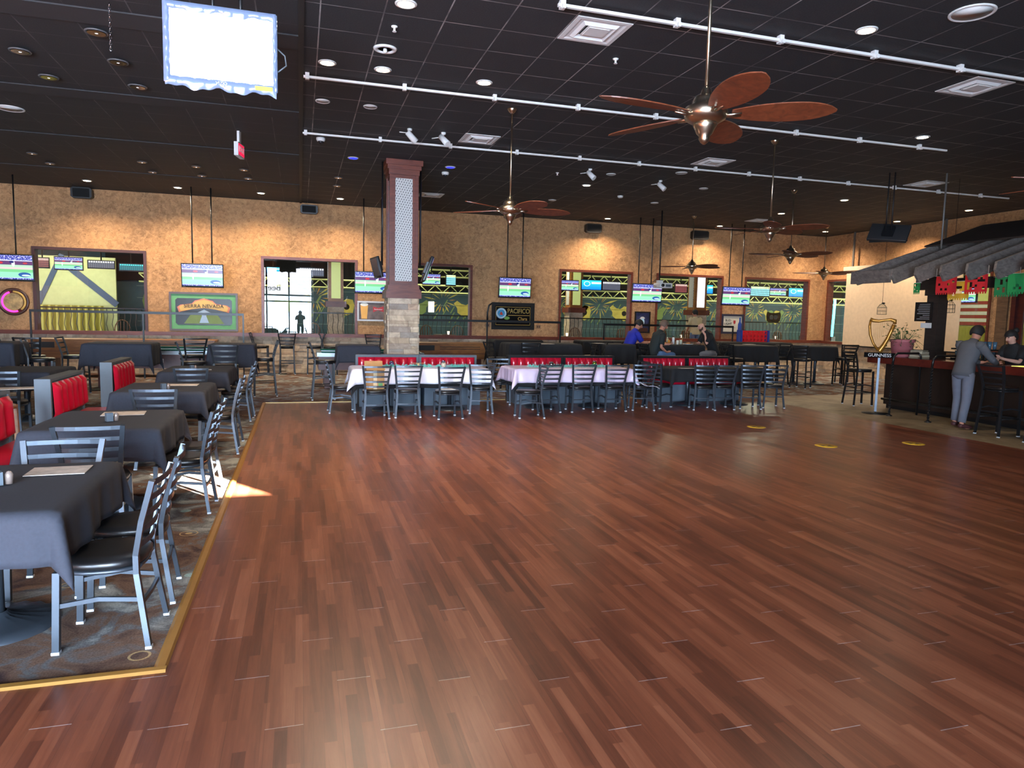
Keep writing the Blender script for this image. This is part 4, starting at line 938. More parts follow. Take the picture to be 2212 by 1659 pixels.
flat(t, [(-.5, -.32), (-.35, -.1), (-.15, -.02), (0, .05), (.15, -.02), (.35, -.1), (.5, -.32)], mat('landscape_green', (110, 130, 80), .7), -.030, 'landscape'); flat(t, [(-.16, -.02), (0, .06), (.16, -.02), (.05, -.1), (.12, -.3), (-.12, -.3), (-.05, -.1)], mat('river_blue', (150, 175, 200), .6), -.034, 'river')
t = thing('neon_sign', 'round neon framed bar sign with pink tube at the left photo edge', 'sign', (-6.87, YW-.004, 1.80))
Ry = Matrix.Rotation(PI/2, 4, 'X')
MB().lathe([(0, 0), (.33, 0), (.345, .05), (.30, .07), (.27, .04), (0, .03)], n=40, M=Ry).build('bezel', M_brn, t); flat(t, ell(0, 0, .215, .215, 30), mat('amber_dial', (176, 142, 90), .5, nscale=8, namt=.5), -.075, 'dial')
MB().tube([(.245*math.cos(a), -.06, .245*math.sin(a)) for a in [math.radians(v) for v in range(110, 300, 10)]], .022).build('neon_tube', mat('pink_neon', (255, 60, 160), emit=(255, 40, 150), es=2.2), t); MB().tube([(.25*math.cos(a), -.055, .25*math.sin(a)) for a in [math.radians(v) for v in range(-50, 100, 10)]], .028).build('outer_band', M_gold, t)
t, w, h = frame(1.56, 2.37, 1.48, 2.05, 'framed_picture', 'white framed picture of a full beer glass and red bow tie logo', mat('silver_frame', (190, 192, 196), .4), mat('greyish_photo', (104, 88, 84), .6, nscale=5, namt=.5), .045)
flat(t, [(-.32, .20), (-.10, .20), (-.13, -.22), (-.29, -.22)], mat('beer_amber', (224, 160, 50), .4), -.024, 'beer_glass'); flat(t, ell(-.21, .19, .11, .05), mat('beer_foam', (235, 228, 214), .6), -.028, 'foam'); flat(t, [(.04, .14), (.18, .09), (.34, .15), (.34, -.02), (.18, .03), (.04, -.03)], mat('bow_red', (180, 40, 44), .5), -.024, 'red_logo'); text('lettering', 'Budweiser', .055, M_wht, t, (.19, -.03, .055), FT, .002)
t, w, h = frame(5.54, 6.90, 1.30, 2.12, 'framed_mirror', 'dark framed mirror with gold capital letters and a life ring', mat('black_frame', (30, 28, 27), .35), M_mir, .10, 'mirror')
text('lettering', 'PACIFICO', .20, mat('gold_letters', (190, 160, 90), .45, .4), t, (.17, -.03, .15), FT, .004, .82); MB().box(-.17, -.03, .02, .52, -.026, .032).build('underline', M_gold, t); text('lettering', 'Clara', .14, M_gold, t, (.3, -.03, -.08), FT, .003)
MB().tube([(-.38+.135*math.cos(a), -.035, .08+.135*math.sin(a)) for a in [k*PI/12 for k in range(25)]], .03, 8, False).build('life_ring', mat('ring_blue_white', (170, 200, 220), .5), t); flat(t, ell(-.38, .08, .1, .1), mat('ring_sea', (60, 150, 190), .5), -.026, 'ring_centre'); flat(t, [(-.44, .05), (-.38, .14), (-.32, .05), (-.36, .02)], mat('ring_red', (190, 60, 40), .5), -.031, 'crest'); flat(t, ell(-.2, -.06, .09, .05), mat('lime_green', (120, 160, 70), .6), -.025, 'lime')
b = MB(); b.box(-.54, -.024, -.27, .54, -.02, -.26); b.box(-.54, -.024, .27, .54, -.02, .28); b.box(-.55, -.024, -.27, -.54, -.02, .28); b.box(.54, -.024, -.27, .55, -.02, .28); b.build('inner_line', M_gold, t)
t, w, h = frame(10.32, 10.87, 1.26, 1.95, 'framed_picture', 'small dark framed poster with a white cap figure behind the seated men', mat('black_frame2', (22, 20, 20), .4), mat('night_poster', (44, 50, 84), .5, nscale=9, namt=.6), .04)
flat(t, ell(0, .02, .075, .13), mat('pale_cup', (190, 225, 240), .5), -.024, 'pale_figure'); flat(t, ell(0, .12, .085, .06, 14, 0, PI)+[(-.1, .11)], M_wht, -.028, 'cap'); MB().box(-.2, -.024, -.3, .2, -.02, -.18).build('caption_strip', M_brn, t)
t, w, h = frame(13.53, 14.40, 1.28, 1.94, 'framed_picture', 'framed poster with a blue beer bottle and black lettering', mat('navy_frame', (40, 42, 62), .4), mat('poster_cream', (206, 200, 182), .6), .07)
flat(t, [(.22, -.24), (.36, -.24), (.36, .0), (.32, .08), (.315, .22), (.265, .22), (.26, .08), (.22, .0)], mat('bottle_blue', (36, 70, 150), .35), -.024, 'blue_bottle'); text('lettering', 'BUD\nLIGHT', .11, M_blk, t, (-.17, -.024, .06), FT, .002); MB().box(-.3, -.024, -.13, .12, -.021, -.12).build('fine_print', M_blk, t)
flat(t, [(.04, .12), (.12, .12), (.12, .03), (.08, -.01), (.04, .03)], mat('shield', (160, 40, 50), .5), -.024, 'shield_logo')
for x, z in ((5.42, 1.42), (7.05, 1.40)):
    t = thing('outlet_plate', 'tan double wall plate %s the gold lettered mirror' % ('left of' if x < 6 else 'right of'), 'wall outlet', (x, YW, z), 0, 'wall plates'); MB().box(-.07, -.008, -.06, .07, 0, .06).build('plate', mat('tan_plate', (140, 104, 72), .6), t); MB().box(-.045, -.012, -.03, -.015, -.008, .03).build('socket', M_brn, t); MB().box(.015, -.012, -.03, .045, -.008, .03).build('socket', M_brn, t)
for x0, x1, z0, z1, s in ((-5.47, -5.0, 4.42, 4.69, 'farthest left'), (.02, .48, 4.38, 4.62, 'left of the column'), (8.43, 8.95, 4.33, 4.60, 'right of the second fan'), (12.15, 12.74, 4.32, 4.60, 'behind the far fan rods')):
    t = thing('wall_speaker', 'black box speaker under the ceiling on the back wall, '+s, 'speaker', ((x0+x1)/2, YW-.2, z0), 0, 'black wall speakers'); w = (x1-x0)/2; h = z1-z0
    b = MB(); b.prism([(-w, .04), (-w+.05, 0), (w-.05, 0), (w, .04), (w, h-.04), (w-.05, h), (-w+.05, h), (-w, h-.04)], .16, Matrix.Translation((0, -.08, 0))); b.build('cabinet', M_blk, t); MB().box(-w+.05, -.088, .03, w-.05, -.08, h-.03).build('grille', M_dk, t); MB().box(-.04, .08, h*.3, .04, .2, h*.7).build('bracket', M_blk, t)
# black rail frames
def railframe(x0, x1, y, zt, label, posts, name='rail_frame'):
    t = thing(name, label, 'rail', (x0, y, 0), 0, 'black bar height rails')
    MB().box(0, -.025, zt-.03, x1-x0, .025, zt+.03).build('top_rail', M_blk, t)
    for u in posts: MB().box(u*(x1-x0)-.018, -.018, 0, u*(x1-x0)+.018, .018, zt-.03).build('post', M_blk, t)
    return t
railframe(-6.03, -1.36, 18.85, 1.60, 'long black rail frame in front of the left window and green mirror', (.004, .51, .996)); t = railframe(2.6, 7.17, 18.85, 1.56, 'black rail frame in front of the mirror with gold letters', (.02, .52, .996))
MB().tube([(2.38, 0, 1.56), (2.38, 0, 1.8), (2.42, 0, 2.0), (2.5, 0, 2.05)], .025).build('hook', M_blk, t); railframe(8.5, 12.9, 18.85, 1.53, 'black rail frame behind the seated men', (.004, .996))
# connect game
t = thing('giant_disc_game', 'giant red disc drop game with blue end posts on a high table', 'game', (13.46, 18.6, 1.08), 0); b = MB(); W_, N, Rr = 1.02, 7, 2.3
RC, NZ = 7, 3
def holes(m0, z0, y, nm, rows):
    b = MB(); cw = .92/RC; ch = .115
    for r in range(rows):
        for c in range(RC):
            cx = -.46+cw*(c+.5); cz = z0+ch*(r+.5); k = len(b.v); n = 16
            for yy in (y, y+.02):
                for q in range(n):
                    a = 2*PI*q/n; b.v.append(Vector((cx+.043*math.cos(a), yy, cz+.043*math.sin(a))))
                for q in range(n):
                    a = 2*PI*q/n; ca, sa = math.cos(a), math.sin(a); s_ = 1/max(abs(ca)/(cw/2), abs(sa)/(ch/2)); b.v.append(Vector((cx+s_*ca, yy, cz+s_*sa)))
            for q in range(n):
                q2 = (q+1) % n; b.face([k+q, k+q2, k+n+q2, k+n+q]); b.face([k+2*n+q, k+3*n+q, k+3*n+q2, k+2*n+q2]); b.face([k+q, k+2*n+q, k+2*n+q2, k+q2])
    b.build(nm, m0, t)
M_r = mat('red_plastic', (205, 30, 40), .35)
holes(M_r, .0, -.05, 'disc_grid', 3); holes(M_r, .0, .05, 'back_grid', 3)
for s in (-1, 1): MB().box(s*.49-.03, -.10, 0, s*.49+.03, .12, .36).build('end_post', mat('blue_plastic', (28, 58, 140), .4), t)
# ================================================================== PROJECTION SCREEN, BAR
t = thing('projection_screen', 'pulled down cream projection screen hanging at the right wall', 'projection screen', (XR-.16, 0, 0)); MB().box(-.01, 14.95, .98, .0, 19.25, 3.45).build('screen_fabric', mat('cream_screen', (222, 198, 168), .8), t); MB().box(-.07, 14.85, 3.45, .07, 19.35, 3.58).build('roller_case', mat('cream_case', (205, 190, 168), .5), t); MB().tube([(0, 14.95, .98), (0, 19.25, .98)], .02).build('weight_bar', M_blk, t)
for y in (15.6, 19.0): MB().box(-.04, y-.03, 3.58, 0, y+.03, H).build('hanger', mat('steel_strip', (96, 92, 88), .5), t)
M_barw = mat_wood('dark_bar_front', (28, 20, 17), (44, 31, 26), (1, 1, .4), .4); M_bart = mat_wood('bar_top_wood', (74, 24, 20), (104, 40, 28), (5, 1, 1), .25)
t = thing('bar_counter', 'dark wooden bar counter with a red brown top at the right', 'bar counter', (0, 0, 0))
MB().box(11.55, 6.2, .08, 12.0, 11.5, 1.0).build('front_panel', M_barw, t); MB().box(12.0, 11.0, .08, 13.6, 11.5, 1.0).build('end_panel', M_barw, t)
b = MB(); b.box(11.22, 6.2, 1.0, 12.05, 11.62, 1.06); b.box(12.05, 10.9, 1.0, 13.7, 11.62, 1.06); b.build('counter_top', M_bart, t)
b = MB(); b.box(11.20, 6.2, .93, 11.26, 11.64, 1.07); b.box(11.26, 11.58, .93, 13.7, 11.64, 1.07); b.build('arm_rail', M_bart, t)
MB().tube([(11.40, 6.2, .2), (11.40, 11.4, .2)], .025).build('foot_rail', M_metal2, t); MB().box(11.58, 6.2, 0, 13.5, 11.45, .08).build('plinth', M_blk, t)
M_beam = mat_wood('dark_beam', (34, 26, 22), (52, 40, 34), (1, 1, 4), .6)
t = thing('bar_post', 'dark square wooden post rising from the bar to the canopy', 'post', (12.05, 10.85, 0)); MB().box(-.12, -.13, 1.06, .12, .13, 3.0).build('shaft', M_beam, t); MB().box(-.15, -.17, 2.3, .15, .17, 2.5).build('capital', M_beam, t); MB().box(-.15, -.16, 1.06, .15, .16, 1.2).build('plinth', M_beam, t)
M_raf = mat_wood('grey_rafter', (84, 76, 72), (122, 114, 108), (3, 3, 6), .6)
t = thing('bar_canopy', 'dark slanted timber canopy with grey rafters hanging over the bar', 'canopy', (0, 0, 0), 0)
def rafter(y, x0=10.6, x1=13.6, ang=0.0, h=.27, z0=2.48, px=None):
    sl_ = .34; L = x1-x0
    b = MB(); poly = [(0.10, 0), (0, .14), (.02, h), (L, h+sl_*L), (L, sl_*L)]
    R = Matrix.Translation((x0, y, z0)) @ Matrix.Rotation(ang, 4, 'Z'); b.prism(poly, .045, R); return b.build('rafter', M_raf, t)
for y in (10.04, 9.52, 9.02, 8.52, 8.02, 7.52, 7.02): rafter(y)
rafter(10.57, ang=math.radians(4)); rafter(11.5, ang=math.radians(-8))
b = MB(); b.box(10.56, 10.6, 2.50, 10.62, 11.55, 2.74); b.build('end_fascia', M_raf, t)
b = MB()
sl_ = .34
b.prism([(0, .25), (0, .28), (1.5, .28+sl_*1.5), (1.5, .25+sl_*1.5)], 4.5, Matrix.Translation((12.2, 6.9, 2.48+.34*1.6+.02))); b.build('roof_board', M_beam, t)
b = MB(); b.box(11.95, 6.9, 2.42, 12.1, 11.3, 2.62); b.box(12.8, 6.9, 3.1, 12.95, 11.4, 3.28); b.build('beam', M_beam, t)
for x, y in ((12.2, 11.0), (12.2, 9.0), (12.2, 7.4)): MB().tube([(x, y, 3.1), (x, y, H)], .018).build('hanging_pipe', M_off if 0 else mat('grey_pipe', (120, 116, 112), .5, .3), t)
# papel picado banners
cols = [('red', (190, 28, 36)), ('red', (200, 30, 40)), ('dark green', (20, 110, 60)), ('green', (24, 130, 66)), ('yellow', (206, 160, 40)), ('yellow', (206, 160, 40)), ('green', (24, 120, 60))]
pos = [(9.80, 2.30, 0), (9.22, 2.30, 1), (8.72, 2.24, 2), (8.45, 2.28, 3), (8.12, 2.22, 4), (9.60, 2.20, 5), (10.42, 2.32, 6)]
wh = ['leftmost, under the third rafter', 'under the fourth rafter', 'under the fifth rafter', 'largest, near the right edge', 'at the right photo edge', 'fringe below the leftmost red one', 'small one beside the dark post']
for i, (y, z, k) in enumerate(pos):
    nm, c = cols[k]; t = thing('paper_banner', '%s cut paper banner hanging from the canopy, %s' % (nm, wh[i]), 'paper banner', (11.05+(.06 if i in (2, 5) else 0), y, z), 0, 'cut paper banners'); b = MB(); n = 9; w = .42 if i != 6 else .14; hh = .30 if i != 6 else .18
    rnd = random.Random(i)
    for a in range(n):
        for c_ in range(7):
            if 0 < a < n-1 and 0 < c_ < 6 and rnd.random() < .3: continue
            b.box(-.001, -w/2+a*w/n, c_*hh/7, .001, -w/2+(a+1)*w/n, (c_+1)*hh/7)
    for a in range(n): b.box(-.001, -w/2+(a+.2)*w/n, -.03, .001, -w/2+(a+.8)*w/n, 0)
    b.build('paper', mat('%s_tissue' % nm.replace(' ', '_'), c, .8), t); MB().tube([(0, -w/2-.03, hh), (0, w/2+.03, hh)], .003).build('string', M_wht, t)
    for yy in (-w/2, w/2): MB().tube([(0, yy, hh), (0, yy, hh+.14)], .003).build('tie', M_wht, t)
# menu board on the post
t = thing('chalk_menu_board', 'small black chalk menu board fixed to the bar post', 'menu board', (11.87, 10.98, 1.98)); MB().box(-.015, -.2, -.19, .0, .2, .19).build('board', M_blk, t)
b = MB(); rnd = random.Random(5)
for k in range(9): b.box(-.018, -.15, .14-k*.036, -.015, -.15+rnd.uniform(.15, .3), .152-k*.036)
b.build('chalk_writing', mat('chalk', (140, 140, 140), .9), t)
tag(MB().box(11.855, 10.78, 1.66, 11.87, 11.02, 1.76).build('paper_notice', M_wht), 'white paper notice below the chalk menu board', 'notice')
# bird cages
for q, s in (((1905, 670), 'left one in front of the projection screen'), ((2051, 665), 'right one beside the dark post')):
    p = onX(*q, 12.9); t = thing('wire_cage', 'little hanging wire bird cage, '+s, 'bird cage', (p.x, p.y, p.z), 0, 'hanging wire cages'); b = MB()
    for k in range(10):
        a = 2*PI*k/10; b.tube([(.1*math.cos(a), .1*math.sin(a), -.1), (.1*math.cos(a), .1*math.sin(a), .06), (.05*math.cos(a), .05*math.sin(a), .13), (0, 0, .15)], .003, 5)
    for z in (-.1, -.02, .06): b.tube([(.1*math.cos(a), .1*math.sin(a), z) for a in [k*PI/8 for k in range(17)]], .004, 5, False)
    b.build('wire_body', M_blk, t); MB().lathe([(0, -.1), (.1, -.1)], n=20).build('floor_disc', M_blk, t); MB().tube([(0, 0, .15), (0, 0, H-p.z)], .004).build('hanging_wire', M_blk, t); MB().sph((.03, 0, .16), (.05, .02, .02)).build('bow', M_blk, t)
# harp stand
p0 = onZ(1882, 892, 0); t = thing('sign_stand', 'black lectern stand with white lettering holding the golden harp', 'stand', (10.62, 10.75, 0), math.radians(-42))
MB().lathe([(.24, 0), (.24, .012), (.05, .03), (.02, .04)], n=30).build('base', M_blk, t); MB().box(-.02, -.02, .03, .02, .02, 1.08).build('pole', M_metal, t); MB().box(-.26, -.10, 1.08, .26, .12, 1.17).build('header', mat('matt_black', (12, 12, 13), .9, spec=.1), t); text('lettering', 'GUINNESS', .085, M_wht, t, (0, -.105, 1.125), FT, .003)
M_harp = mat('antique_gold', (168, 118, 48), .35, .55)
t = thing('harp_ornament', 'golden harp ornament standing on the black lettered stand', 'harp', (10.62, 10.75, 1.172), math.radians(-42))
MB().tube([(-.02, 0, .02), (.0, 0, .04), (.06, 0, .14), (.12, 0, .27), (.17, 0, .42), (.21, 0, .54)], [.05, .052, .042, .036, .034, .036], 12).build('soundbox', M_harp, t)
MB().tube([(.22, 0, .55), (.22, 0, .61), (.15, 0, .635), (.05, 0, .62), (-.05, 0, .60), (-.14, 0, .61), (-.20, 0, .635)], [.03, .04, .03, .024, .028, .034, .036], 12).build('neck', M_harp, t)
MB().tube([(-.19, 0, .60), (-.20, 0, .50), (-.18, 0, .34), (-.12, 0, .18), (-.03, 0, .04)], [.02, .024, .024, .022, .026], 12).build('pillar', M_harp, t)
b = MB()
for k in range(11): x = -.14+.03*k; b.tube([(x, 0, .605), (min(.19, x+.03), 0, .605-.42+.035*k if k > 0 else .3)], .0016, 4)
b.build('strings', M_gold, t)
# plant
t = thing('potted_plant', 'leafy green plant in a dusty pink pot on the bar', 'potted plant', (11.62, 11.2, 1.062)); MB().lathe([(.17, 0), (.18, .01), (.21, .30), (.235, .31), (.235, .36), (.21, .36), (.20, .33), (0, .33)], n=32).build('pot', mat('pink_pot', (176, 100, 104), .55), t)
b = MB(); rnd = random.Random(11)
for k in range(46):
    a = rnd.uniform(0, 2*PI); L = rnd.uniform(.12, .36); zz = rnd.uniform(.02, .26)*(1.3 if k < 14 else 1); s = Vector((.1*math.cos(a), .1*math.sin(a), .34)); e = Vector(((.1+L)*math.cos(a), (.1+L)*math.sin(a), .36+zz-(.25 if L > .28 else 0))); mdl = (s+e)/2+Vector((0, 0, .07)); b.tube([s, mdl, e], [.004, .003, .002], 5)
    for q in range(3):
        c = mdl.lerp(e, q/2); dx = Vector((rnd.uniform(-1, 1), rnd.uniform(-1, 1), rnd.uniform(-.3, .6))).normalized()*.06; n_ = Vector((-dx.y, dx.x, .01)).normalized()*.022; k0 = len(b.v); b.v += [c, c+dx*.5+n_, c+dx, c+dx*.5-n_]; b.face([k0, k0+1, k0+2, k0+3])
o = b.build('foliage', mat('leaf_green', (58, 96, 52), .6, nscale=6, namt=.4), t); o['kind'] = 'stuff'
# menus stack, plates
for k in range(5): tag(MB().box(-.14, -.11, 0, .14, .11, .03).build('menu_binder', mat('cream_binder', (196, 184, 156), .6) if k % 2 else mat('tan_binder', (150, 136, 112), .6), None, (11.62+.01*(k % 2), 10.78, 1.064+.033*k), (0, 0, .1*k)), 'cream menu binder stacked on the bar by the post, %s' % ('bottom', 'second from bottom', 'middle', 'second from top', 'top')[k], 'menu', 'stacked menu binders')
# black hand rails with twisted posts
def handrail(x, y0, y1, label):
    t = thing('hand_rail', label, 'railing', (0, 0, 0), 0, 'twisted iron rails by the bar')
    for y in (y0, y1):
        b = MB(); n = 60
        for k in range(n+1):
            a = k*.5; z = .98*k/n
            for q in range(4): b.v.append(Vector((x+.021*math.cos(a+q*PI/2), y+.021*math.sin(a+q*PI/2), z)))
        for k in range(n):
            for q in range(4): b.face([4*k+q, 4*k+(q+1) % 4, 4*k+4+(q+1) % 4, 4*k+4+q])
        b.build('post', M_blk, t); MB().lathe([(.05, 0), (.05, .01), (.02, .03)], (x, y, 0), 12).build('foot', M_blk, t)
    MB().tube([(x, y0+.0, .97), (x+.02, y0+.02, 1.10), (x+.1, y0+.05, 1.16), (x+.9, y0+.08, 1.16), (x+.95, y0+.06, 1.02)], .02, 8).build('top_bar', M_blk, t)
handrail(10.62, 10.42, 10.42, 'curved black iron rail by the harp stand') if 0 else None
for x, y, s in ((10.62, 10.42, 'by the harp stand'), (10.66, 9.60, 'beside the man in grey')):
    t = thing('hand_rail', 'black twisted iron bar gate rail '+s, 'railing', (x, y, 0), 0, 'twisted iron rails by the bar')
    b = MB(); n = 60
    for k in range(n+1):
        a = k*.5; z = 1.0*k/n
        for q in range(4): b.v.append(Vector((.022*math.cos(a+q*PI/2), .022*math.sin(a+q*PI/2), z)))
    for k in range(n):
        for q in range(4): b.face([4*k+q, 4*k+(q+1) % 4, 4*k+4+(q+1) % 4, 4*k+4+q])
    b.build('post', M_blk, t); MB().lathe([(.06, 0), (.06, .01), (.02, .03)], n=12).build('foot', M_blk, t)
    b = MB(); b.tube([(0, 0, .98), (.02, -.0, 1.12), (.10, .0, 1.18), (.60, 0, 1.18)], .02, 8) ; b.tube([(.60, 0, 1.18), (.66, 0, 1.12), (.66, 0, 0.0)], .018, 8); b.build('top_bar', M_blk, t)
# bar machine and lit mat
t = thing('glass_rack', 'bluish glassware rack behind the bar beside the post', 'glass rack', (12.35, 10.2, 1.06)); MB().box(-.2, -.35, 0, .2, .35, .04).build('tray', M_blk, t); MB().box(-.2, -.35, .2, .2, .35, .23).build('shelf', M_blk, t)
b = MB()
for i in range(3):
    for j in range(6):
        for z in (.04, .23): b.lathe([(.03, 0), (.04, .14), (.036, .14)], (-.13+.13*i, -.28+.11*j, z), 10)
b.build('glassware', mat('blue_glass', (90, 120, 140), .1, .3), t)
for x in (-.19, .19):
    MB().box(x-.01, -.34, .04, x+.01, -.32, .2).build('strut', M_blk, t)
tag(MB().box(11.35, 8.1, 1.062, 11.6, 8.7, 1.075).build('bar_mat', mat('yellow_mat', (230, 225, 110), .5, emit=(240, 235, 120), es=.5)), 'glowing yellow mat on the bar top beside the bartender', 'bar mat')
# floor stickers
for i, (x, y, s) in enumerate(((7.13, 9.64, 'farthest'), (7.06, 7.97, 'nearest'), (8.53, 7.89, 'rightmost'))):
    t = thing('floor_sticker', 'round yellow floor sticker on the dance floor, %s of three' % s, 'floor sticker', (x, y, 0), 0, 'yellow floor stickers'); MB().lathe([(.15, 0), (.15, .0015), (0, .0015)], n=36).build('disc', mat('sticker_yellow', (214, 168, 40), .5), t)
    b = MB(); b.box(-.08, -.03, .0015, -.02, .03, .0025); b.box(.02, -.03, .0015, .08, .03, .0025); b.box(-.07, .06, .0015, .07, .08, .0025); b.box(-.06, -.09, .0015, .06, -.06, .0025); b.build('printed_mark', M_blk, t)
# ================================================================== BEYOND THE WINDOWS: BOWLING HALL
YB = 30.0
MB().box(XL-4, YB, 0, 30, YB+.1, 4.8).build('wall_hall', mat('mural_teal_wall', (54, 78, 84), .8, nscale=2, namt=.2))['kind'] = 'structure'
MB().box(XL-4, YW+.22, 4.4, 30, YB, 4.46).build('ceiling_hall', mat('hall_ceiling', (50, 54, 40), .9))['kind'] = 'structure'
MB().box(XL-4.1, YW+.2, 0, XL-4, YB, 4.8).build('wall_hall_left', M_pl)['kind'] = 'structure'
MB().box(30, YR, 0, 30.1, YB, 4.8).build('wall_hall_right', mat('cream_hall_wall', (190, 190, 120), .8))['kind'] = 'structure'
MB().box(XR+.2, YR-.2, 4.4, 30, YW+.22, 4.46).build('ceiling_side', mat('hall_ceiling2', (70, 74, 50), .9))['kind'] = 'structure'
MB().box(XL-4, YW+.22, -.05, 30, YB, -.01).build('floor_hall', mat('hall_floor', (60, 50, 36), .5))['kind'] = 'structure'
MB().box(XR+.2, YR-.2, 0, 30, YR-.1, 4.46).build('wall_side_end', M_pl)['kind'] = 'structure'
# header panel dark band above mural
MB().box(-7, YB-.15, 2.75, 30, YB-.001, 4.4).build('trim_20', M_dk)['kind'] = 'structure'
M_my, M_mo, M_mg = mat('mural_yellow', (196, 178, 84), .8, nscale=3, namt=.2), mat('mural_orange', (190, 136, 60), .8), mat('mural_green', (120, 140, 80), .8)
def mural(cx, i, s):
    t = thing('wall_mural', 'painted yellow starburst on the teal hall wall, '+s, 'mural', (cx, YB-.004, 2.3), 0, 'starburst mural panels'); rnd = random.Random(i)
    b = MB()
    for k in range(17):
        a = k*2*PI/17+rnd.uniform(-.1, .1); r0 = rnd.uniform(.12, .3); r1 = rnd.uniform(.55, 1.0) if 0 < a < PI else rnd.uniform(.4, .7); w = rnd.uniform(.04, .09)
        m_ = (r0+r1)/2; pts = [(r0*math.cos(a), r0*math.sin(a)), (m_*math.cos(a+w), m_*math.sin(a+w)), (r1*math.cos(a), r1*math.sin(a)), (m_*math.cos(a-w), m_*math.sin(a-w))]
        b.use(M_my if k % 3 else M_mo).prism(pts, .004, Matrix.Translation((0, -.004*(1+k % 2), 0)))
    b.build('starburst', None, t)
    b = MB(); b.use(M_my)
    for gx, fl in ((.95, 1), (-1.0, -1)):
        o = [(gx+fl*x, z) for x, z in ((-.45, -.1), (-.3, .02), (-.1, -.12), (.1, -.16), (.3, -.02), (.55, -.06), (.62, -.3), (.55, -.62), (.3, -.72), (.1, -.6), (-.1, -.62), (-.28, -.5), (-.3, -.3))]
        b.use(M_my if fl > 0 else M_mg).prism(o, .004, Matrix.Translation((0, -.006, 0)))
        b.use(M_dk).prism(ell(gx+fl*.3, -.36, .12, .12, 16), .004, Matrix.Translation((0, -.012, 0)))
    b.build('guitars', None, t)
    b = MB(); b.use(M_mg)
    for k in range(12):
        x = rnd.uniform(-1.1, 1.1); z = rnd.uniform(-1.0, -.2); b.prism([(x, z), (x+.05, z), (x+.22, z+.3), (x+.17, z+.3)], .004, Matrix.Translation((0, -.002, 0)))
    b.build('streaks', None, t)
for i, (x, s) in enumerate(((-4.2, 'through the leftmost window'), (.6, 'through the reflecting window'), (5.9, 'through the window right of the column'), (11.3, 'left part of the fourth window'), (13.3, 'right part of the fourth window'), (17.3, 'left part of the fifth window'), (19.4, 'right part of the fifth window'), (21.7, 'left part of the sixth window'), (24.0, 'right part of the sixth window'))): mural(x, i, s)
b = MB()
for z in (1.2, 1.65, 2.1, 2.55): b.box(-6, YB-.01, z, 28, YB-.0, z+.015)
struct(b.build('trim_21', mat('mural_line', (120, 140, 130), .7)))
# angled cream wall with stripes at the left, curtain
b = MB(); b.box(-14, 26.4, 0, -5.9, 26.5, 3.35); struct(b.build('wall_cream', mat('cream_wall', (168, 170, 120), .8)))
b = MB(); R = Matrix.Translation((-6.75, 26.38, 2.55)) @ Matrix.Rotation(.72, 4, 'Y'); b.box(-1.0, 0, -.10, 1.15, .02, .10, R); struct(b.build('trim_22', mat('navy_stripe', (50, 66, 90), .7)))
b = MB(); b.box(-1.1, 26.38, -.08, 1.1, 26.399, .08, Matrix.Translation((-7.9, 0, 2.4)) @ Matrix.Rotation(-1.15, 4, 'Y')); b.box(-8.8, 26.37, 1.95, -8.05, 26.389, 2.2); struct(b.build('trim_23', mat('navy_stripe2', (50, 66, 90), .7)))
b = MB(); b.grid(lambda i, j: (-9.4+.03*i, 26.2+.07*math.sin(i*.9), 0+1.75*j/4), 105, 4); tag(b.build('curtain', mat('olive_curtain', (160, 150, 70), .8)), 'pleated yellow green curtain in the far left of the hall', 'curtain')
# screens of the hall
mb = {'game': mat_game('hall_broadcast', .9), 'blue': mat_board('blue_promo_screen', (40, 190, 240), 1.3, kind='promo'), 'score': mat_board('score_screen', (100, 104, 120), .8), 'teal': mat_board('teal_score_screen', (20, 130, 140), .8, (90, 230, 230)), 'red': mat_board('red_score_screen', (140, 70, 70), .8, (240, 210, 200)), 'pale': mat_board('pale_score_screen', (140, 220, 230), 1.0, (240, 240, 150))}
hs = [(75, 555, 107, 580, 'red', 'cut by the left window frame'), (116, 553, 180, 585, 'game', 'in the left window'), (188, 561, 248, 582, 'score', 'in the left window, right of the baseball one'), (256, 568, 311, 587, 'teal', 'at the right of the left window'), (575, 575, 605, 592, 'blue', 'in the reflecting window'), (645, 577, 700, 598, 'score', 'with small figures in the reflecting window'), (912, 590, 952, 616, 'game', 'right of the column'), (963, 592, 985, 618, 'pale', 'small bright one right of the column'),
      (1212, 604, 1250, 629, 'game', 'left in the fourth window'), (1256, 603, 1299, 628, 'blue', 'glowing blue in the fourth window'), (1301, 607, 1340, 629, 'score', 'right in the fourth window'), (1458, 612, 1484, 634, 'red', 'behind the projector'), (1520, 614, 1540, 636, 'blue', 'right of the hall column'), (1621, 617, 1662, 642, 'pale', 'left in the sixth window'), (1663, 621, 1698, 640, 'game', 'middle of the sixth window'), (1704, 621, 1740, 643, 'blue', 'right in the sixth window')]
for x0, y0, x1, y1, k, s in hs:
    a = onY(x0, y0, 25.0); c = onY(x1, y1, 25.0)
    w, h = c.x-a.x, a.z-c.z-.012*0; zc = (a.z+c.z)/2; xc = (a.x+c.x)/2
    t = thing('hall_screen', 'screen hanging in the bowling hall, '+s, 'television', (xc, 25.0, zc), 0, 'bowling hall screens'); MB().box(-w/2, 0, -h/2, w/2, .06, h/2).build('bezel', M_blk, t); MB().box(-w/2+.02, -.006, -h/2+.03, w/2-.02, -.001, h/2-.03).build('screen', mb[k], t); MB().tube([(0, .03, h/2), (0, .03, 4.4-zc)], .02).build('pole', M_blk, t)
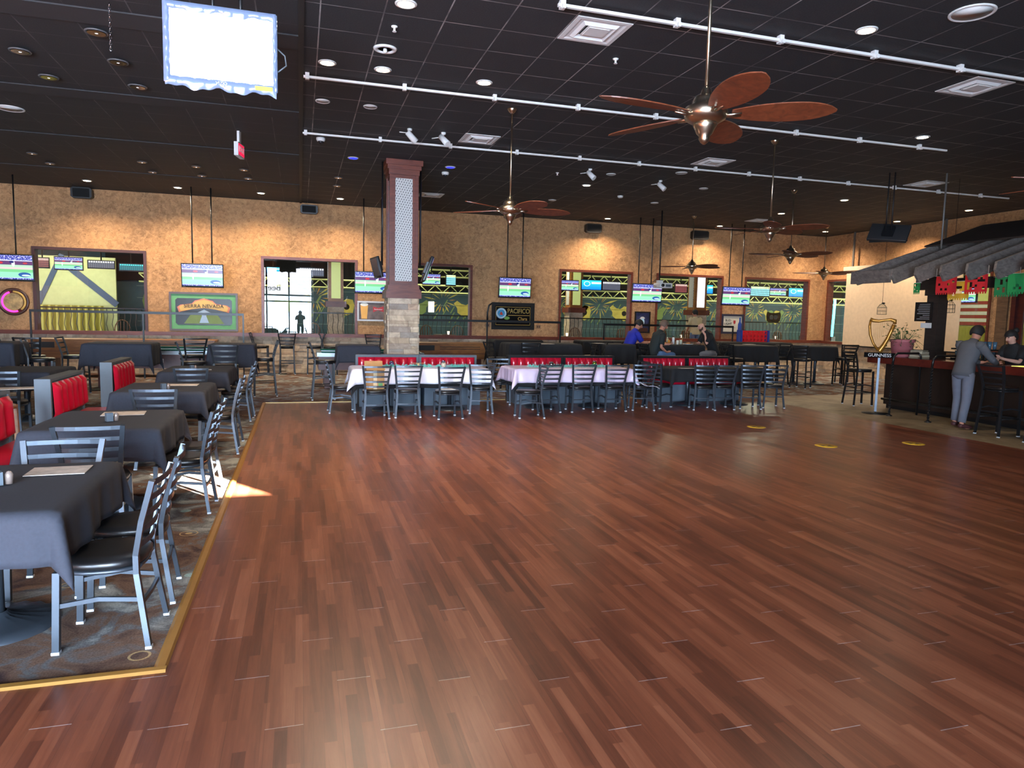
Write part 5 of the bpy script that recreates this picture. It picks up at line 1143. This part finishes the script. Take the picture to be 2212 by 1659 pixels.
# screens seen in the right hand windows
for y, k, s in ((18.3, 'blue', 'in the corner window by the projection screen'), (14.55, 'game', 'by the red door')):
    t = thing('hall_screen', 'angled screen in the side hall, '+s, 'television', (20.5, y+3.0, 2.75), -PI/2, 'bowling hall screens'); MB().box(-.5, 0, -.3, .5, .06, .3).build('bezel', M_blk, t); MB().box(-.47, -.006, -.27, .47, -.001, .27).build('screen', mb[k], t); MB().tube([(0, .03, .3), (0, .03, 1.65)], .02).build('pole', M_blk, t)
t = thing('wall_flag', 'flag with red and white stripes seen through the side window', 'flag', (22.5, 18.6, 1.75)); 
for k in range(7): MB().box(-.01, -.8, .12*k, 0, .8, .12*k+.11).build('stripe', mat('flag_red', (150, 50, 50), .8) if k % 2 == 0 else M_wht, t)
struct(MB().box(22.52, YR, 0, 22.6, 22, 4.4).build('wall_side_hall', mat('cream_side_wall', (200, 200, 130), .8)))
b = MB(); b.grid(lambda i, j: (22.2+.06*math.sin(i*.9), 15+.03*i, 1.7*j/4), 200, 4); tag(b.build('curtain', mat('olive_curtain', (160, 150, 70), .8)), 'pleated olive curtain in the side hall', 'curtain')
t = thing('hall_screen', 'blue screen through the narrow corner window', 'television', (23.3, 25.0, 2.9), 0, 'bowling hall screens'); MB().box(-.6, 0, -.32, .6, .06, .32).build('bezel', M_blk, t); MB().box(-.57, -.006, -.29, .57, -.001, .29).build('screen', mb['blue'], t); MB().tube([(0, .03, .32), (0, .03, 1.5)], .02).build('pole', M_blk, t)
t = thing('neon_tube_light', 'tall cyan neon tube glowing behind the narrow corner window', 'neon light', (21.35, 24.2, 0)); MB().tube([(0, 0, 1.15), (.05, 0, 2.7)], .05).build('tube', mat('cyan_neon', (120, 255, 255), emit=(90, 235, 255), es=3), t); MB().box(-.1, -.1, 0, .1, .1, 1.15).build('stand', M_blk, t)
# truss
M_tr = mat('pale_truss', (205, 210, 140), .4, .3)
def truss(x0, x1, y, z, label):
    t = thing('lighting_truss', label, 'truss', (x0, y, z), 0, 'hall lighting trusses'); L = x1-x0
    for dz in (0, .28):
        for dy in (-.12, .12): MB().tube([(0, dy, dz), (L, dy, dz)], .03, 6).build('chord', M_tr, t)
    b = MB(); n = int(L/.3)
    for k in range(n):
        b.tube([(k*.3, -.12, 0 if k % 2 else .28), ((k+1)*.3, -.12, .28 if k % 2 else 0)], .018, 5)
    b.build('lattice', M_tr, t)
    for x in (.5, L-.5): MB().tube([(x, 0, .28), (x, 0, 4.4-z)], .02, 6).build('hanger', M_blk, t)
truss(-5.3, 2.9, 27.0, 2.62, 'pale lighting truss across the left hall windows'); truss(3.2, 30-.1, 27.0, 2.55, 'pale lighting truss across the right hall windows'); truss(3.2, 29.9, 28.6, 3.25, 'upper pale truss near the mural wall')
# hall columns
def hallcol(px, label, glow=None, y=26.0):
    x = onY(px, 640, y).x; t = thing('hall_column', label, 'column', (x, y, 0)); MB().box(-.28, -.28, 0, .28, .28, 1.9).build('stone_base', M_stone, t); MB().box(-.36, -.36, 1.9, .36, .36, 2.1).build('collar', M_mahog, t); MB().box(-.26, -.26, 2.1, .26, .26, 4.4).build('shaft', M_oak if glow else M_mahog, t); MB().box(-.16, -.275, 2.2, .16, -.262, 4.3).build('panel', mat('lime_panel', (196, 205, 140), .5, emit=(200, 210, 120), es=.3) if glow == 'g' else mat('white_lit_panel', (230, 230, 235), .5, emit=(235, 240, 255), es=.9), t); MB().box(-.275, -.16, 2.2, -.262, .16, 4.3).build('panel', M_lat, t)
hallcol(1240, 'lime lit hall column in the fourth window', 'g'); hallcol(1506, 'hall column with a bright white panel in the fifth window', 'w', 24.0); hallcol(725, 'lime lit hall column in the reflecting window', 'g')
t = thing('wall_lantern', 'small white lit lantern in the window right of the column', 'lantern', (5.05, 28.0, 1.8)); MB().box(-.1, -.1, 0, .1, .1, .42).build('shade', mat('lantern_glow', (255, 250, 230), emit=(255, 245, 220), es=2.5), t); MB().tube([(0, 0, .42), (0, 0, 2.6)], .01).build('cord', M_blk, t)
# balcony railings with wavy balusters, per window
for i, (a, c) in enumerate(WIN):
    t = thing('iron_railing', 'black iron railing with wavy balusters behind window %s' % ('one at the far left', 'two with the bright reflection', 'three right of the column', 'four with the blue screen', 'five behind the projector', 'six behind the red game')[i], 'railing', (a*24/20.5-.15, 24.0, 0), 0, 'iron railings behind the windows'); L = (c-a)*1.17+.3
    MB().box(0, -.02, 1.66, L, .02, 1.70).build('top_rail', M_blk, t); MB().box(0, -.015, .75, L, .015, .78).build('bottom_rail', M_blk, t); b = MB(); n = int(L/.16)
    for k in range(n): b.tube([(.08+k*.16, 0, .78), (.08+k*.16+.03, 0, .95), (.08+k*.16-.02, 0, 1.2), (.08+k*.16+.02, 0, 1.45), (.08+k*.16, 0, 1.66)], .01, 5)
    b.build('balusters', M_blk, t)
    for x in (0, L): MB().box(x-.03, -.03, 0, x+.03, .03, 1.66).build('post', M_blk, t)
# wooden hall chairs and tables
M_wch = mat_wood('walnut_chair', (96, 62, 40), (134, 92, 60), (1, 1, 5), .4)
hc = thing('windsor_chair', 'x', 'chair', group='round back wooden chairs in the hall')
MB().bbox(-.22, -.2, .72, .22, .2, .76, .015).build('seat', M_wch, hc)
b = MB(); k0 = 0; o = [(.2*math.cos(a)*(1.0 if math.sin(a) > 0 else .85), .30+.30*math.sin(a)) for a in [2*PI*k/20 for k in range(20)]]
for k in range(20): p_, q_ = o[k], o[(k+1) % 20]; b.tube([(p_[0], 0, p_[1]), (q_[0], 0, q_[1])], .014, 5)
for x in (-.12, -.04, .04, .12): b.tube([(x, 0, .02), (x*1.1, 0, .56)], .026, flat=(.012, .055))
bo = b.build('backrest', M_wch, hc); bo.location = (0, -.2, .76)
for sx in (-1, 1):
    for sy in (-1, 1): MB().tube([(sx*.17, sy*.15, .72), (sx*.22, sy*.2, 0)], .016, 6).build('leg', M_wch, hc)
uh = [False]
hn = [(8.1, 22.6, 15, 'leftmost in the fourth window'), (9.15, 22.8, -10, 'second in the fourth window'), (11.1, 23.2, 0, 'right in the fourth window'), (3.9, 22.8, 5, 'left in the window right of the column'), (5.0, 22.9, -8, 'right in the window right of the column'), (12.6, 23.0, 10, 'left in the window behind the seated men'), (13.4, 22.7, 0, 'middle of the window behind the seated men'), (14.6, 23.1, -10, 'right in the window behind the seated men'), (16.6, 22.7, 8, 'left in the sixth window'), (17.6, 23.0, -6, 'middle of the sixth window'), (18.6, 22.8, 4, 'right in the sixth window'), (-4.9, 22.7, 0, 'in the leftmost window'), (-3.7, 23.0, 10, 'farther right in the leftmost window'), (.4, 22.9, 0, 'in the reflecting window')]
for x, y, r, s in hn: place(hc, uh, (x, y, 0), math.radians(r), 'wooden round-back chair in the hall, '+s)
for i, (x, s) in enumerate(((8.8, 'fourth window'), (4.5, 'window right of the column'), (13.4, 'fifth window'), (17.6, 'sixth window'), (-4.4, 'leftmost window'))):
    t = thing('hall_table', 'dark round high table in the hall, '+s, 'table', (x+.2, 23.45, 0), 0, 'hall tables'); MB().lathe([(.38, 1.0), (.38, 1.04), (0, 1.04)], n=24).build('tabletop', M_brn, t); MB().tube([(0, 0, 0), (0, 0, 1.0)], .04).build('column', M_blk, t)
    u = thing('candle_glass', 'little white glowing candle glass on the hall table in the '+s, 'candle', (x+.3, 23.3, 1.042), 0, 'hall table candles'); MB().lathe([(.03, 0), (.045, .11), (0, .11)], n=12).build('glass', mat('candle_glow', (255, 240, 220), emit=(255, 235, 210), es=1.2), u)
# hall lights: yellow green wash
for i, (x, y) in enumerate(((-7, 24.5), (-2, 25), (3.5, 26), (9, 26), (14, 26), (19, 26), (25, 26), (22, 23.5))):  # last position is an extra lamp added to brighten the corner window view
    t = thing('hall_lamp', 'yellow green hall flood lamp on the ceiling, number unseen', 'ceiling light', (x, y, 4.4), 0, 'hall flood lamps'); t['label'] = 'ceiling flood lamp lighting the bowling hall'; MB().lathe([(0, -.02), (.1, -.02), (.12, 0)], n=16).build('lens', mat('green_lens', (220, 240, 120), emit=(220, 240, 120), es=5), t)
    l = bpy.data.lights.new('hall_light', 'AREA'); l.size = 1.6; l.energy = 110 if x > -6 else 110; l.color = (1, 1, .72); o = bpy.data.objects.new('hall_light', l); COL.objects.link(o); o.parent = t; o.location = (0, 0, -.06)
for y in (12, 18):
    t = thing('hall_lamp', 'ceiling flood lamp lighting the side hall', 'ceiling light', (20.4, y, 4.4), 0, 'side hall flood lamps'); MB().lathe([(0, -.02), (.1, -.02), (.12, 0)], n=16).build('lens', mat('green_lens', (220, 240, 120), emit=(220, 240, 120), es=5), t)
    l = bpy.data.lights.new('hall_light', 'AREA'); l.size = .5; l.energy = 60; l.color = (.92, 1, .6); o = bpy.data.objects.new('hall_light', l); COL.objects.link(o); o.parent = t; o.location = (0, 0, -.06)
# ================================================================== PEOPLE
def skinmesh(name, nodes, edges, m, parent, root=0, lv=2):
    """nodes: [(co, rx, ry)]"""
    me = bpy.data.meshes.new(name); me.from_pydata([tuple(c[0]) for c in nodes], edges, [])
    me.materials.append(m); o = bpy.data.objects.new(name, me); COL.objects.link(o); o.parent = parent
    md = o.modifiers.new('skin', 'SKIN'); md.use_smooth_shade = True; md.branch_smoothing = .3
    if not me.skin_vertices: me.skin_vertices.new()
    for i, c in enumerate(nodes):
        sv = me.skin_vertices[0].data[i]; sv.radius = (c[1], c[2] if len(c) > 2 else c[1]); sv.use_root = (i == root)
    s = o.modifiers.new('sub', 'SUBSURF'); s.levels = lv; s.render_levels = lv
    return o
def person(label, J, skin, shirt, pants, hair, rz=0, sleeve='short', shoes=None, face=(0, 1, 0), bald=False, beard=None, grp=None, loc=(0, 0, 0), scale=1.0, collar=None):
    t = thing('person', label, 'person', loc, rz, grp); t.scale = (scale,)*3
    J = dict(J); nk = Vector(J['neck']); J['crown'] = tuple(nk+(Vector(J['crown'])-nk)*.90)
    V = lambda k: Vector(J[k]); F = Vector(face).normalized()
    up = (V('crown')-V('neck')).normalized(); F = (F-up*F.dot(up)).normalized(); S = F.cross(up)
    nodes = [(V('pelvis'), .07, .065), (V('waist'), .07, .065), (V('chest'), .09, .07), (V('neck'), .060, .060), (V('neck').lerp(V('crown'), .28)+F*.01, .058, .062), (V('neck').lerp(V('crown'), .55)+F*.02, .078, .092), (V('neck').lerp(V('crown'), .82), .072, .088)]
    edges = [(0, 1), (1, 2), (2, 3), (3, 4), (4, 5), (5, 6)]
    def add(pts, fr):
        prev = fr
        for c in pts: nodes.append(c); edges.append((prev, len(nodes)-1)); prev = len(nodes)-1
        return prev
    for s in ('L', 'R'):
        sh, el, wr, hd = V('shoulder'+s), V('elbow'+s), V('wrist'+s), V('hand'+s)
        w = add([(sh, .045, .045), (sh.lerp(el, .5), .038, .038), (el, .037, .037), (el.lerp(wr, .35), .036, .034), (wr, .023, .026)], 2)
        d = (hd-wr).normalized(); side = d.cross(Vector((0, 0, 1))); side = side.normalized() if side.length > .1 else Vector((1, 0, 0)); nn = d.cross(side)
        pm = add([(wr+d*.05, .022, .036)], w)
        for k, (off, ln) in enumerate(((-.032, .062), (-.011, .074), (.010, .07), (.030, .056))):
            b0 = wr+d*.088+side*off; add([(b0, .0095), (b0+d*ln*.5-nn*.006, .0085), (b0+d*ln-nn*.022, .007)], pm)
        th = wr+d*.035+side*.034; add([(th, .011), (th+side*.022+d*.03, .0095), (th+side*.026+d*.058, .008)], w)
        hp, kn, an, to = V('hip'+s), V('knee'+s), V('ankle'+s), V('toe'+s)
        add([(hp, .06, .06), (hp.lerp(kn, .5), .055, .055), (kn, .045, .045), (kn.lerp(an, .35), .045, .045), (an, .035, .035), (an.lerp(to, .5)+Vector((0, 0, -.02)), .036, .03), (to, .034, .02)], 0)
    skinmesh('body', nodes, edges, skin, t)
    # clothes
    SD = (V('shoulderR')-V('shoulderL')).normalized()
    def rings(b, cs, n=24):
        k0 = len(b.v)
        for i, (c, ra, rb, ax) in enumerate(cs):
            ax = ax.normalized(); sd = (SD-ax*SD.dot(ax)).normalized(); fr_ = ax.cross(sd)
            for q in range(n):
                a = 2*PI*q/n; b.v.append(c+sd*(ra*math.cos(a))+fr_*(rb*math.sin(a)))
        for i in range(len(cs)-1):
            for q in range(n): b.face([k0+i*n+q, k0+i*n+(q+1) % n, k0+(i+1)*n+(q+1) % n, k0+(i+1)*n+q])
        b.face([k0+q for q in range(n)][::-1]); b.face([k0+(len(cs)-1)*n+q for q in range(n)])
    P_, W_, C_, N_ = V('pelvis'), V('waist'), V('chest'), V('neck'); sm_ = (V('shoulderL')+V('shoulderR'))/2
    b = MB(); b.smooth = True; u1, u2, u3 = W_-P_, C_-W_, N_-C_
    rings(b, [(P_-u1.normalized()*.075, .180, .150, u1), (P_, .176, .145, u1), (P_.lerp(W_, .4), .172, .135, u1), (W_, .165, .128, u1+u2), (W_.lerp(C_, .5), .178, .135, u2), (C_, .192, .138, u2), (sm_.lerp(C_, .3), .196, .128, u3), (sm_+u3.normalized()*.035, .165, .10, u3), (N_-u3.normalized()*.02, .085, .075, u3), (N_+u3.normalized()*.015, .066, .066, u3)])
    for s in ('L', 'R'):
        sh, el, wr = V('shoulder'+s), V('elbow'+s), V('wrist'+s); b.sph(sh-(sh-sm_).normalized()*.01, (.078, .078, .075), 16, 10)
        if sleeve == 'short': b.tube([sh, sh.lerp(el, .4), sh.lerp(el, .8)], [.076, .068, .067], 16)
        else: b.tube([sh, sh.lerp(el, .5), sh.lerp(el, .95), el.lerp(wr, .06), el.lerp(wr, .5), wr], [.074, .062, .054, .052, .048, .04], 16); b.sph(el, .054, 14, 9)
    b.build('shirt', shirt, t)
    b = MB(); b.smooth = True; hm = (V('hipL')+V('hipR'))/2; dn = Vector((0, 0, 1))
    rings(b, [(hm+Vector((0, 0, -.09)), .09, .08, dn), (hm+Vector((0, 0, -.05)), .155, .13, dn), (P_+Vector((0, 0, .0)), .168, .135, u1), (P_.lerp(W_, .5), .160, .125, u1)])
    for s in ('L', 'R'):
        hp, kn, an = V('hip'+s), V('knee'+s), V('ankle'+s); b.sph(hp+Vector((0, 0, -.02)), (.088, .09, .09), 16, 10)
        b.tube([hp, hp.lerp(kn, .5), hp.lerp(kn, .96), kn.lerp(an, .06), kn.lerp(an, .5), an+(kn-an).normalized()*.03], [.092, .086, .072, .070, .064, .060], 16); b.sph(kn, .070, 14, 9)
    b.build('trousers', pants, t)
    for s in ('L', 'R'):
        an, to = V('ankle'+s), V('toe'+s); dd = (to-an); dd.z = 0; dd = dd.normalized()
        skinmesh('shoe', [(Vector((an.x, an.y, to.z+.035))-dd*.05, .045, .04), (Vector((an.x, an.y, to.z+.03))+dd*.05, .048, .042), (Vector((to.x, to.y, to.z+.01))-dd*.02, .046, .034), (Vector((to.x, to.y, to.z+.005))+dd*.03, .03, .025)], [(0, 1), (1, 2), (2, 3)], shoes or M_blk, t)
    hc_ = V('neck').lerp(V('crown'), .62)+F*.012
    fr = lambda a, b_, c: hc_+S*a+F*b_+up*c
    MB().tube([fr(0, .082, .03), fr(0, .102, -.005), fr(0, .108, -.022), fr(0, .09, -.03)], [.008, .013, .017, .012], 8).build('nose', skin, t)
    for s in (-1, 1):
        MB().sph(fr(s*.078, -.005, -.005), (.014, .02, .03), 8, 6).build('ear', skin, t); MB().sph(fr(s*.03, .083, .022), (.012, .012, .008), 8, 6).build('eye', mat('eye_dark', (40, 28, 24), .3), t)
    MB().tube([fr(-.024, .083, -.055), fr(0, .09, -.057), fr(.024, .083, -.055)], .007, 6).build('mouth', mat('lip', (150, 80, 74), .5), t)
    if not bald:
        b = MB(); n, mm = 20, 9
        for i in range(mm+1):
            ph = PI*.66*i/mm
            for k in range(n):
                a = 2*PI*k/n; fwd = math.cos(a); cut = 1.0 if fwd < .3 else .62
                p_ = ph*cut; b.v.append(hc_+up*(.118*math.cos(p_)+.0)+F*(.106*math.sin(p_)*fwd-.012)+S*(.092*math.sin(p_)*math.sin(a)))
        b.smooth = True
        for i in range(mm):
            for k in range(n): b.face([i*n+k, (i+1)*n+k, (i+1)*n+(k+1) % n, i*n+(k+1) % n])
        o = b.build('hair', hair, t); md = o.modifiers.new('s', 'SOLIDIFY'); md.thickness = .012
    if beard:
        b = MB(); b.tube([fr(-.068, .01, -.03), fr(-.058, .045, -.07), fr(0, .085, -.088), fr(.058, .045, -.07), fr(.068, .01, -.03)], [.014, .026, .03, .026, .014], 8); b.build('beard', beard, t)
    return t
def seated(lean=.1, reach=.35, armz=1.1, seat=.76, elb=None):
    """on a stool at the origin facing +Y"""
    z = seat+.11; J = dict(pelvis=(0, -.05, z), waist=(0, -.05+lean*.3, z+.18), chest=(0, -.05+lean, z+.40), neck=(0, -.03+lean*1.4, z+.57), crown=(0, .05+lean*1.9, z+.82))
    for s, q in (('L', -1), ('R', 1)):
        J['shoulder'+s] = (q*.18, -.04+lean*1.1, z+.46); J['elbow'+s] = (q*.22, .12+lean, z+.22); J['wrist'+s] = (q*.12, .1+reach, armz); J['hand'+s] = (q*.09, .17+reach, armz+.01)
        J['hip'+s] = (q*.10, .0, z-.01); J['knee'+s] = (q*.13, .42, z-.02); J['ankle'+s] = (q*.13, .34, .40); J['toe'+s] = (q*.13, .50, .34)
    return J
J = seated(.12, .3, 1.1); J['elbowR'] = (.24, .02, 1.05); J['wristR'] = (.2, .2, .92); J['handR'] = (.16, .28, .93)
person('person in a dark green short-sleeved shirt and jeans seated facing right at the high table', J, M_skin, mat('dark_green_shirt', (26, 36, 38), .85), M_denim, mat('greying_brown_hair', (104, 84, 72), .8), math.radians(-88), loc=(8.32, 15.35, 0))
person('person in a royal blue shirt leaning at the high table behind the green shirted one', seated(.16, .35, 1.1), M_skin, mat('royal_blue_shirt', (28, 38, 150), .85), mat('black_trousers', (24, 24, 28), .9), mat('black_hair', (22, 18, 18), .7), math.radians(-85), loc=(8.10, 16.35, 0))
J = seated(.20, .22, 1.1); J['elbowL'] = (-.22, .30, 1.10); J['wristL'] = (-.12, .30, 1.34); J['handL'] = (-.05, .32, 1.42); J['elbowR'] = (.22, .28, 1.10); J['wristR'] = (.02, .42, 1.12); J['handR'] = (-.06, .46, 1.12)
person('bald bearded person in a black shirt with elbows on the high table, facing left', J, M_skin2, mat('black_shirt', (20, 20, 22), .85), mat('grey_shorts', (120, 120, 124), .9), M_blk, math.radians(88), bald=True, beard=mat('brown_beard', (74, 52, 42), .9), loc=(10.28, 15.9, 0))
# standing man at the bar, facing +X
J = dict(pelvis=(0, 0, .95), waist=(.03, 0, 1.12), chest=(.10, 0, 1.33), neck=(.17, 0, 1.48), crown=(.27, 0, 1.72))
for s, q in (('L', 1), ('R', -1)):
    J['shoulder'+s] = (.10, q*.19, 1.40); J['elbow'+s] = (.28, q*.27, 1.17); J['wrist'+s] = (.52, q*.16, 1.10); J['hand'+s] = (.60, q*.12, 1.11); J['hip'+s] = (0, q*.10, .92)
    J['knee'+s] = (.0+(.05 if q > 0 else -.02), q*.11, .50); J['ankle'+s] = (-.10 if q < 0 else .03, q*.12, .09); J['toe'+s] = ((-.10 if q < 0 else .03)+.17, q*.15, .03)
person('person in grey shirt and grey trousers standing at the bar with back to the viewer', J, M_skin, mat('grey_shirt', (84, 84, 88), .9), mat('grey_trousers', (104, 106, 118), .9), mat('black_hair', (22, 18, 18), .7), 0, sleeve='long', shoes=mat('dark_red_sneaker', (70, 34, 36), .6), face=(1, .15, -.35), loc=(10.62, 8.95, 0))
# bartender facing -X
J = dict(pelvis=(0, 0, .92), waist=(-.02, 0, 1.08), chest=(-.06, 0, 1.27), neck=(-.12, 0, 1.42), crown=(-.20, 0, 1.64))
for s, q in (('L', -1), ('R', 1)):
    J['shoulder'+s] = (-.07, q*.16, 1.33); J['elbow'+s] = (-.20, q*.22, 1.10); J['wrist'+s] = (-.42, q*.10, 1.15); J['hand'+s] = (-.50, q*.08, 1.18); J['hip'+s] = (0, q*.09, .9); J['knee'+s] = (0, q*.1, .48); J['ankle'+s] = (.02, q*.1, .08); J['toe'+s] = (-.15, q*.11, .03)
t = person('person in a black top with dark tied hair behind the bar, looking down', J, M_skin2, mat('black_shirt', (20, 20, 22), .85), mat('black_trousers', (24, 24, 28), .9), mat('black_hair', (22, 18, 18), .7), 0, face=(-1, 0, -.55), loc=(12.30, 9.35, 0))
MB().sph((-.06, 0, 1.66), (.05, .045, .05)).build('hair_bun', mat('black_hair', (22, 18, 18), .7), t)
# hall person in pale shirt seen from behind, standing
def standing(tall=1.0):
    J = dict(pelvis=(0, 0, .95), waist=(0, 0, 1.12), chest=(0, .02, 1.34), neck=(0, .03, 1.50), crown=(0, .06, 1.76))
    for s, q in (('L', -1), ('R', 1)):
        J['shoulder'+s] = (q*.19, 0, 1.42); J['elbow'+s] = (q*.25, .03, 1.15); J['wrist'+s] = (q*.24, .17, .95); J['hand'+s] = (q*.23, .23, .90); J['hip'+s] = (q*.1, 0, .92); J['knee'+s] = (q*.11, .02, .50); J['ankle'+s] = (q*.11, -.01, .09); J['toe'+s] = (q*.13, .16, .03)
    return J
p = onY(1502, 700, 22.3)
MB().box(p.x-1.5, 21.9, 0, p.x+2.2, 23.9, .32).build('floor_platform', mat('hall_floor2', (60, 50, 36), .6))['kind'] = 'structure'
person('person in a pale yellow shirt standing in the hall behind the projector window', standing(), M_skin, mat('pale_yellow_shirt', (226, 206, 160), .8), M_denim, mat('black_hair', (22, 18, 18), .7), 0, face=(-.3, 1, 0), loc=(p.x, 22.3, .32))
# photographer behind the viewpoint, mirrored small in the bright window
J = standing(); J['elbowL'] = (-.24, .12, 1.25); J['wristL'] = (-.10, .30, 1.50); J['handL'] = (-.06, .33, 1.58); J['elbowR'] = (.24, .12, 1.25); J['wristR'] = (.10, .30, 1.50); J['handR'] = (.06, .33, 1.58)
J['elbowL'] = (-.26, .0, 1.2)
person('person holding up a phone, seen only as a reflection in the bright window', J, M_skin, mat('olive_shirt', (80, 78, 66), .9), mat('dark_shorts', (44, 44, 52), .9), mat('black_hair', (22, 18, 18), .7), 0, loc=(0, -.75, 0))
tag(MB().bbox(-.075, -.425, 1.56, .075, -.417, 1.64, .003).build('phone', M_blk), 'phone held up by the person behind the viewpoint, only seen mirrored', 'phone')
# food and drink on the men's table
def onTable(x, y): return (x, y, 1.078)
for i, (x, y, s) in enumerate(((8.95, 15.95, 'left'), (9.62, 16.0, 'right'))):
    t = thing('dinner_plate', 'white plate of food on the seated men\'s table, '+s, 'plate', onTable(x, y), 0, 'plates on the high table'); MB().lathe([(0, .005), (.09, .005), (.14, .02), (.135, .012), (.08, 0)], n=24).build('dish', M_wht, t); MB().sph((0, 0, .03), (.07, .06, .03)).build('food', mat('fried_food', (170, 110, 60), .8, nscale=30, namt=.4), t)
for i, (x, y, m_, s) in enumerate(((9.12, 16.1, mat('amber_drink', (200, 140, 60), .2), 'amber drink on the left'), (9.28, 15.95, mat('white_sauce', (225, 220, 205), .3), 'white cup in the middle'), (9.55, 16.25, mat('pale_drink', (190, 190, 170), .2), 'pale drink by the bald one'))):
    t = thing('drinking_glass', 'small glass on the seated men\'s table, '+s, 'glass', onTable(x, y), 0, 'glasses on the high table'); MB().lathe([(.028, 0), (.036, .11), (.034, .11), (.0, .10)], n=16).build('tumbler', m_, t)
    if i == 2: MB().tube([(0, 0, .05), (.06, 0, .19)], .005).build('straw', M_gold, t)
t = thing('squeeze_bottle', 'tall white squeeze bottle on the seated men\'s table', 'bottle', onTable(9.3, 16.2)); MB().lathe([(.032, 0), (.034, .15), (.02, .18)], n=16).build('bottle_body', M_wht, t); MB().lathe([(.02, .18), (.006, .22), (0, .22)], n=12).build('cap', M_brn, t)
t = thing('squeeze_bottle', 'clear capped bottle beside the amber drink on the men\'s table', 'bottle', onTable(9.18, 16.3)); MB().lathe([(.03, 0), (.032, .12), (.012, .16)], n=16).build('bottle_body', mat('clear_plastic', (190, 180, 150), .2), t); MB().lathe([(.012, .16), (.012, .18), (0, .18)], n=12).build('cap', M_wht, t)
menu(1180, 743, 1.078, .34, .2, .1, 'pale card on the first high table right of the column'); menu(1290, 742, 1.078, .3, .2, 0, 'pale card on the second high table'); menu(1618, 744, 1.078, .3, .2, 0, 'pale card on the fourth high table')
p = onZ(60, 745, 1.078); tag(MB().box(-.05, -.05, 0, .05, .05, .1).build('table_tag', mat('orange_tag', (210, 110, 60), .5), None, (-5.05, 14.1, 1.078)), 'small orange and white tag on the far left high table', 'table tag')
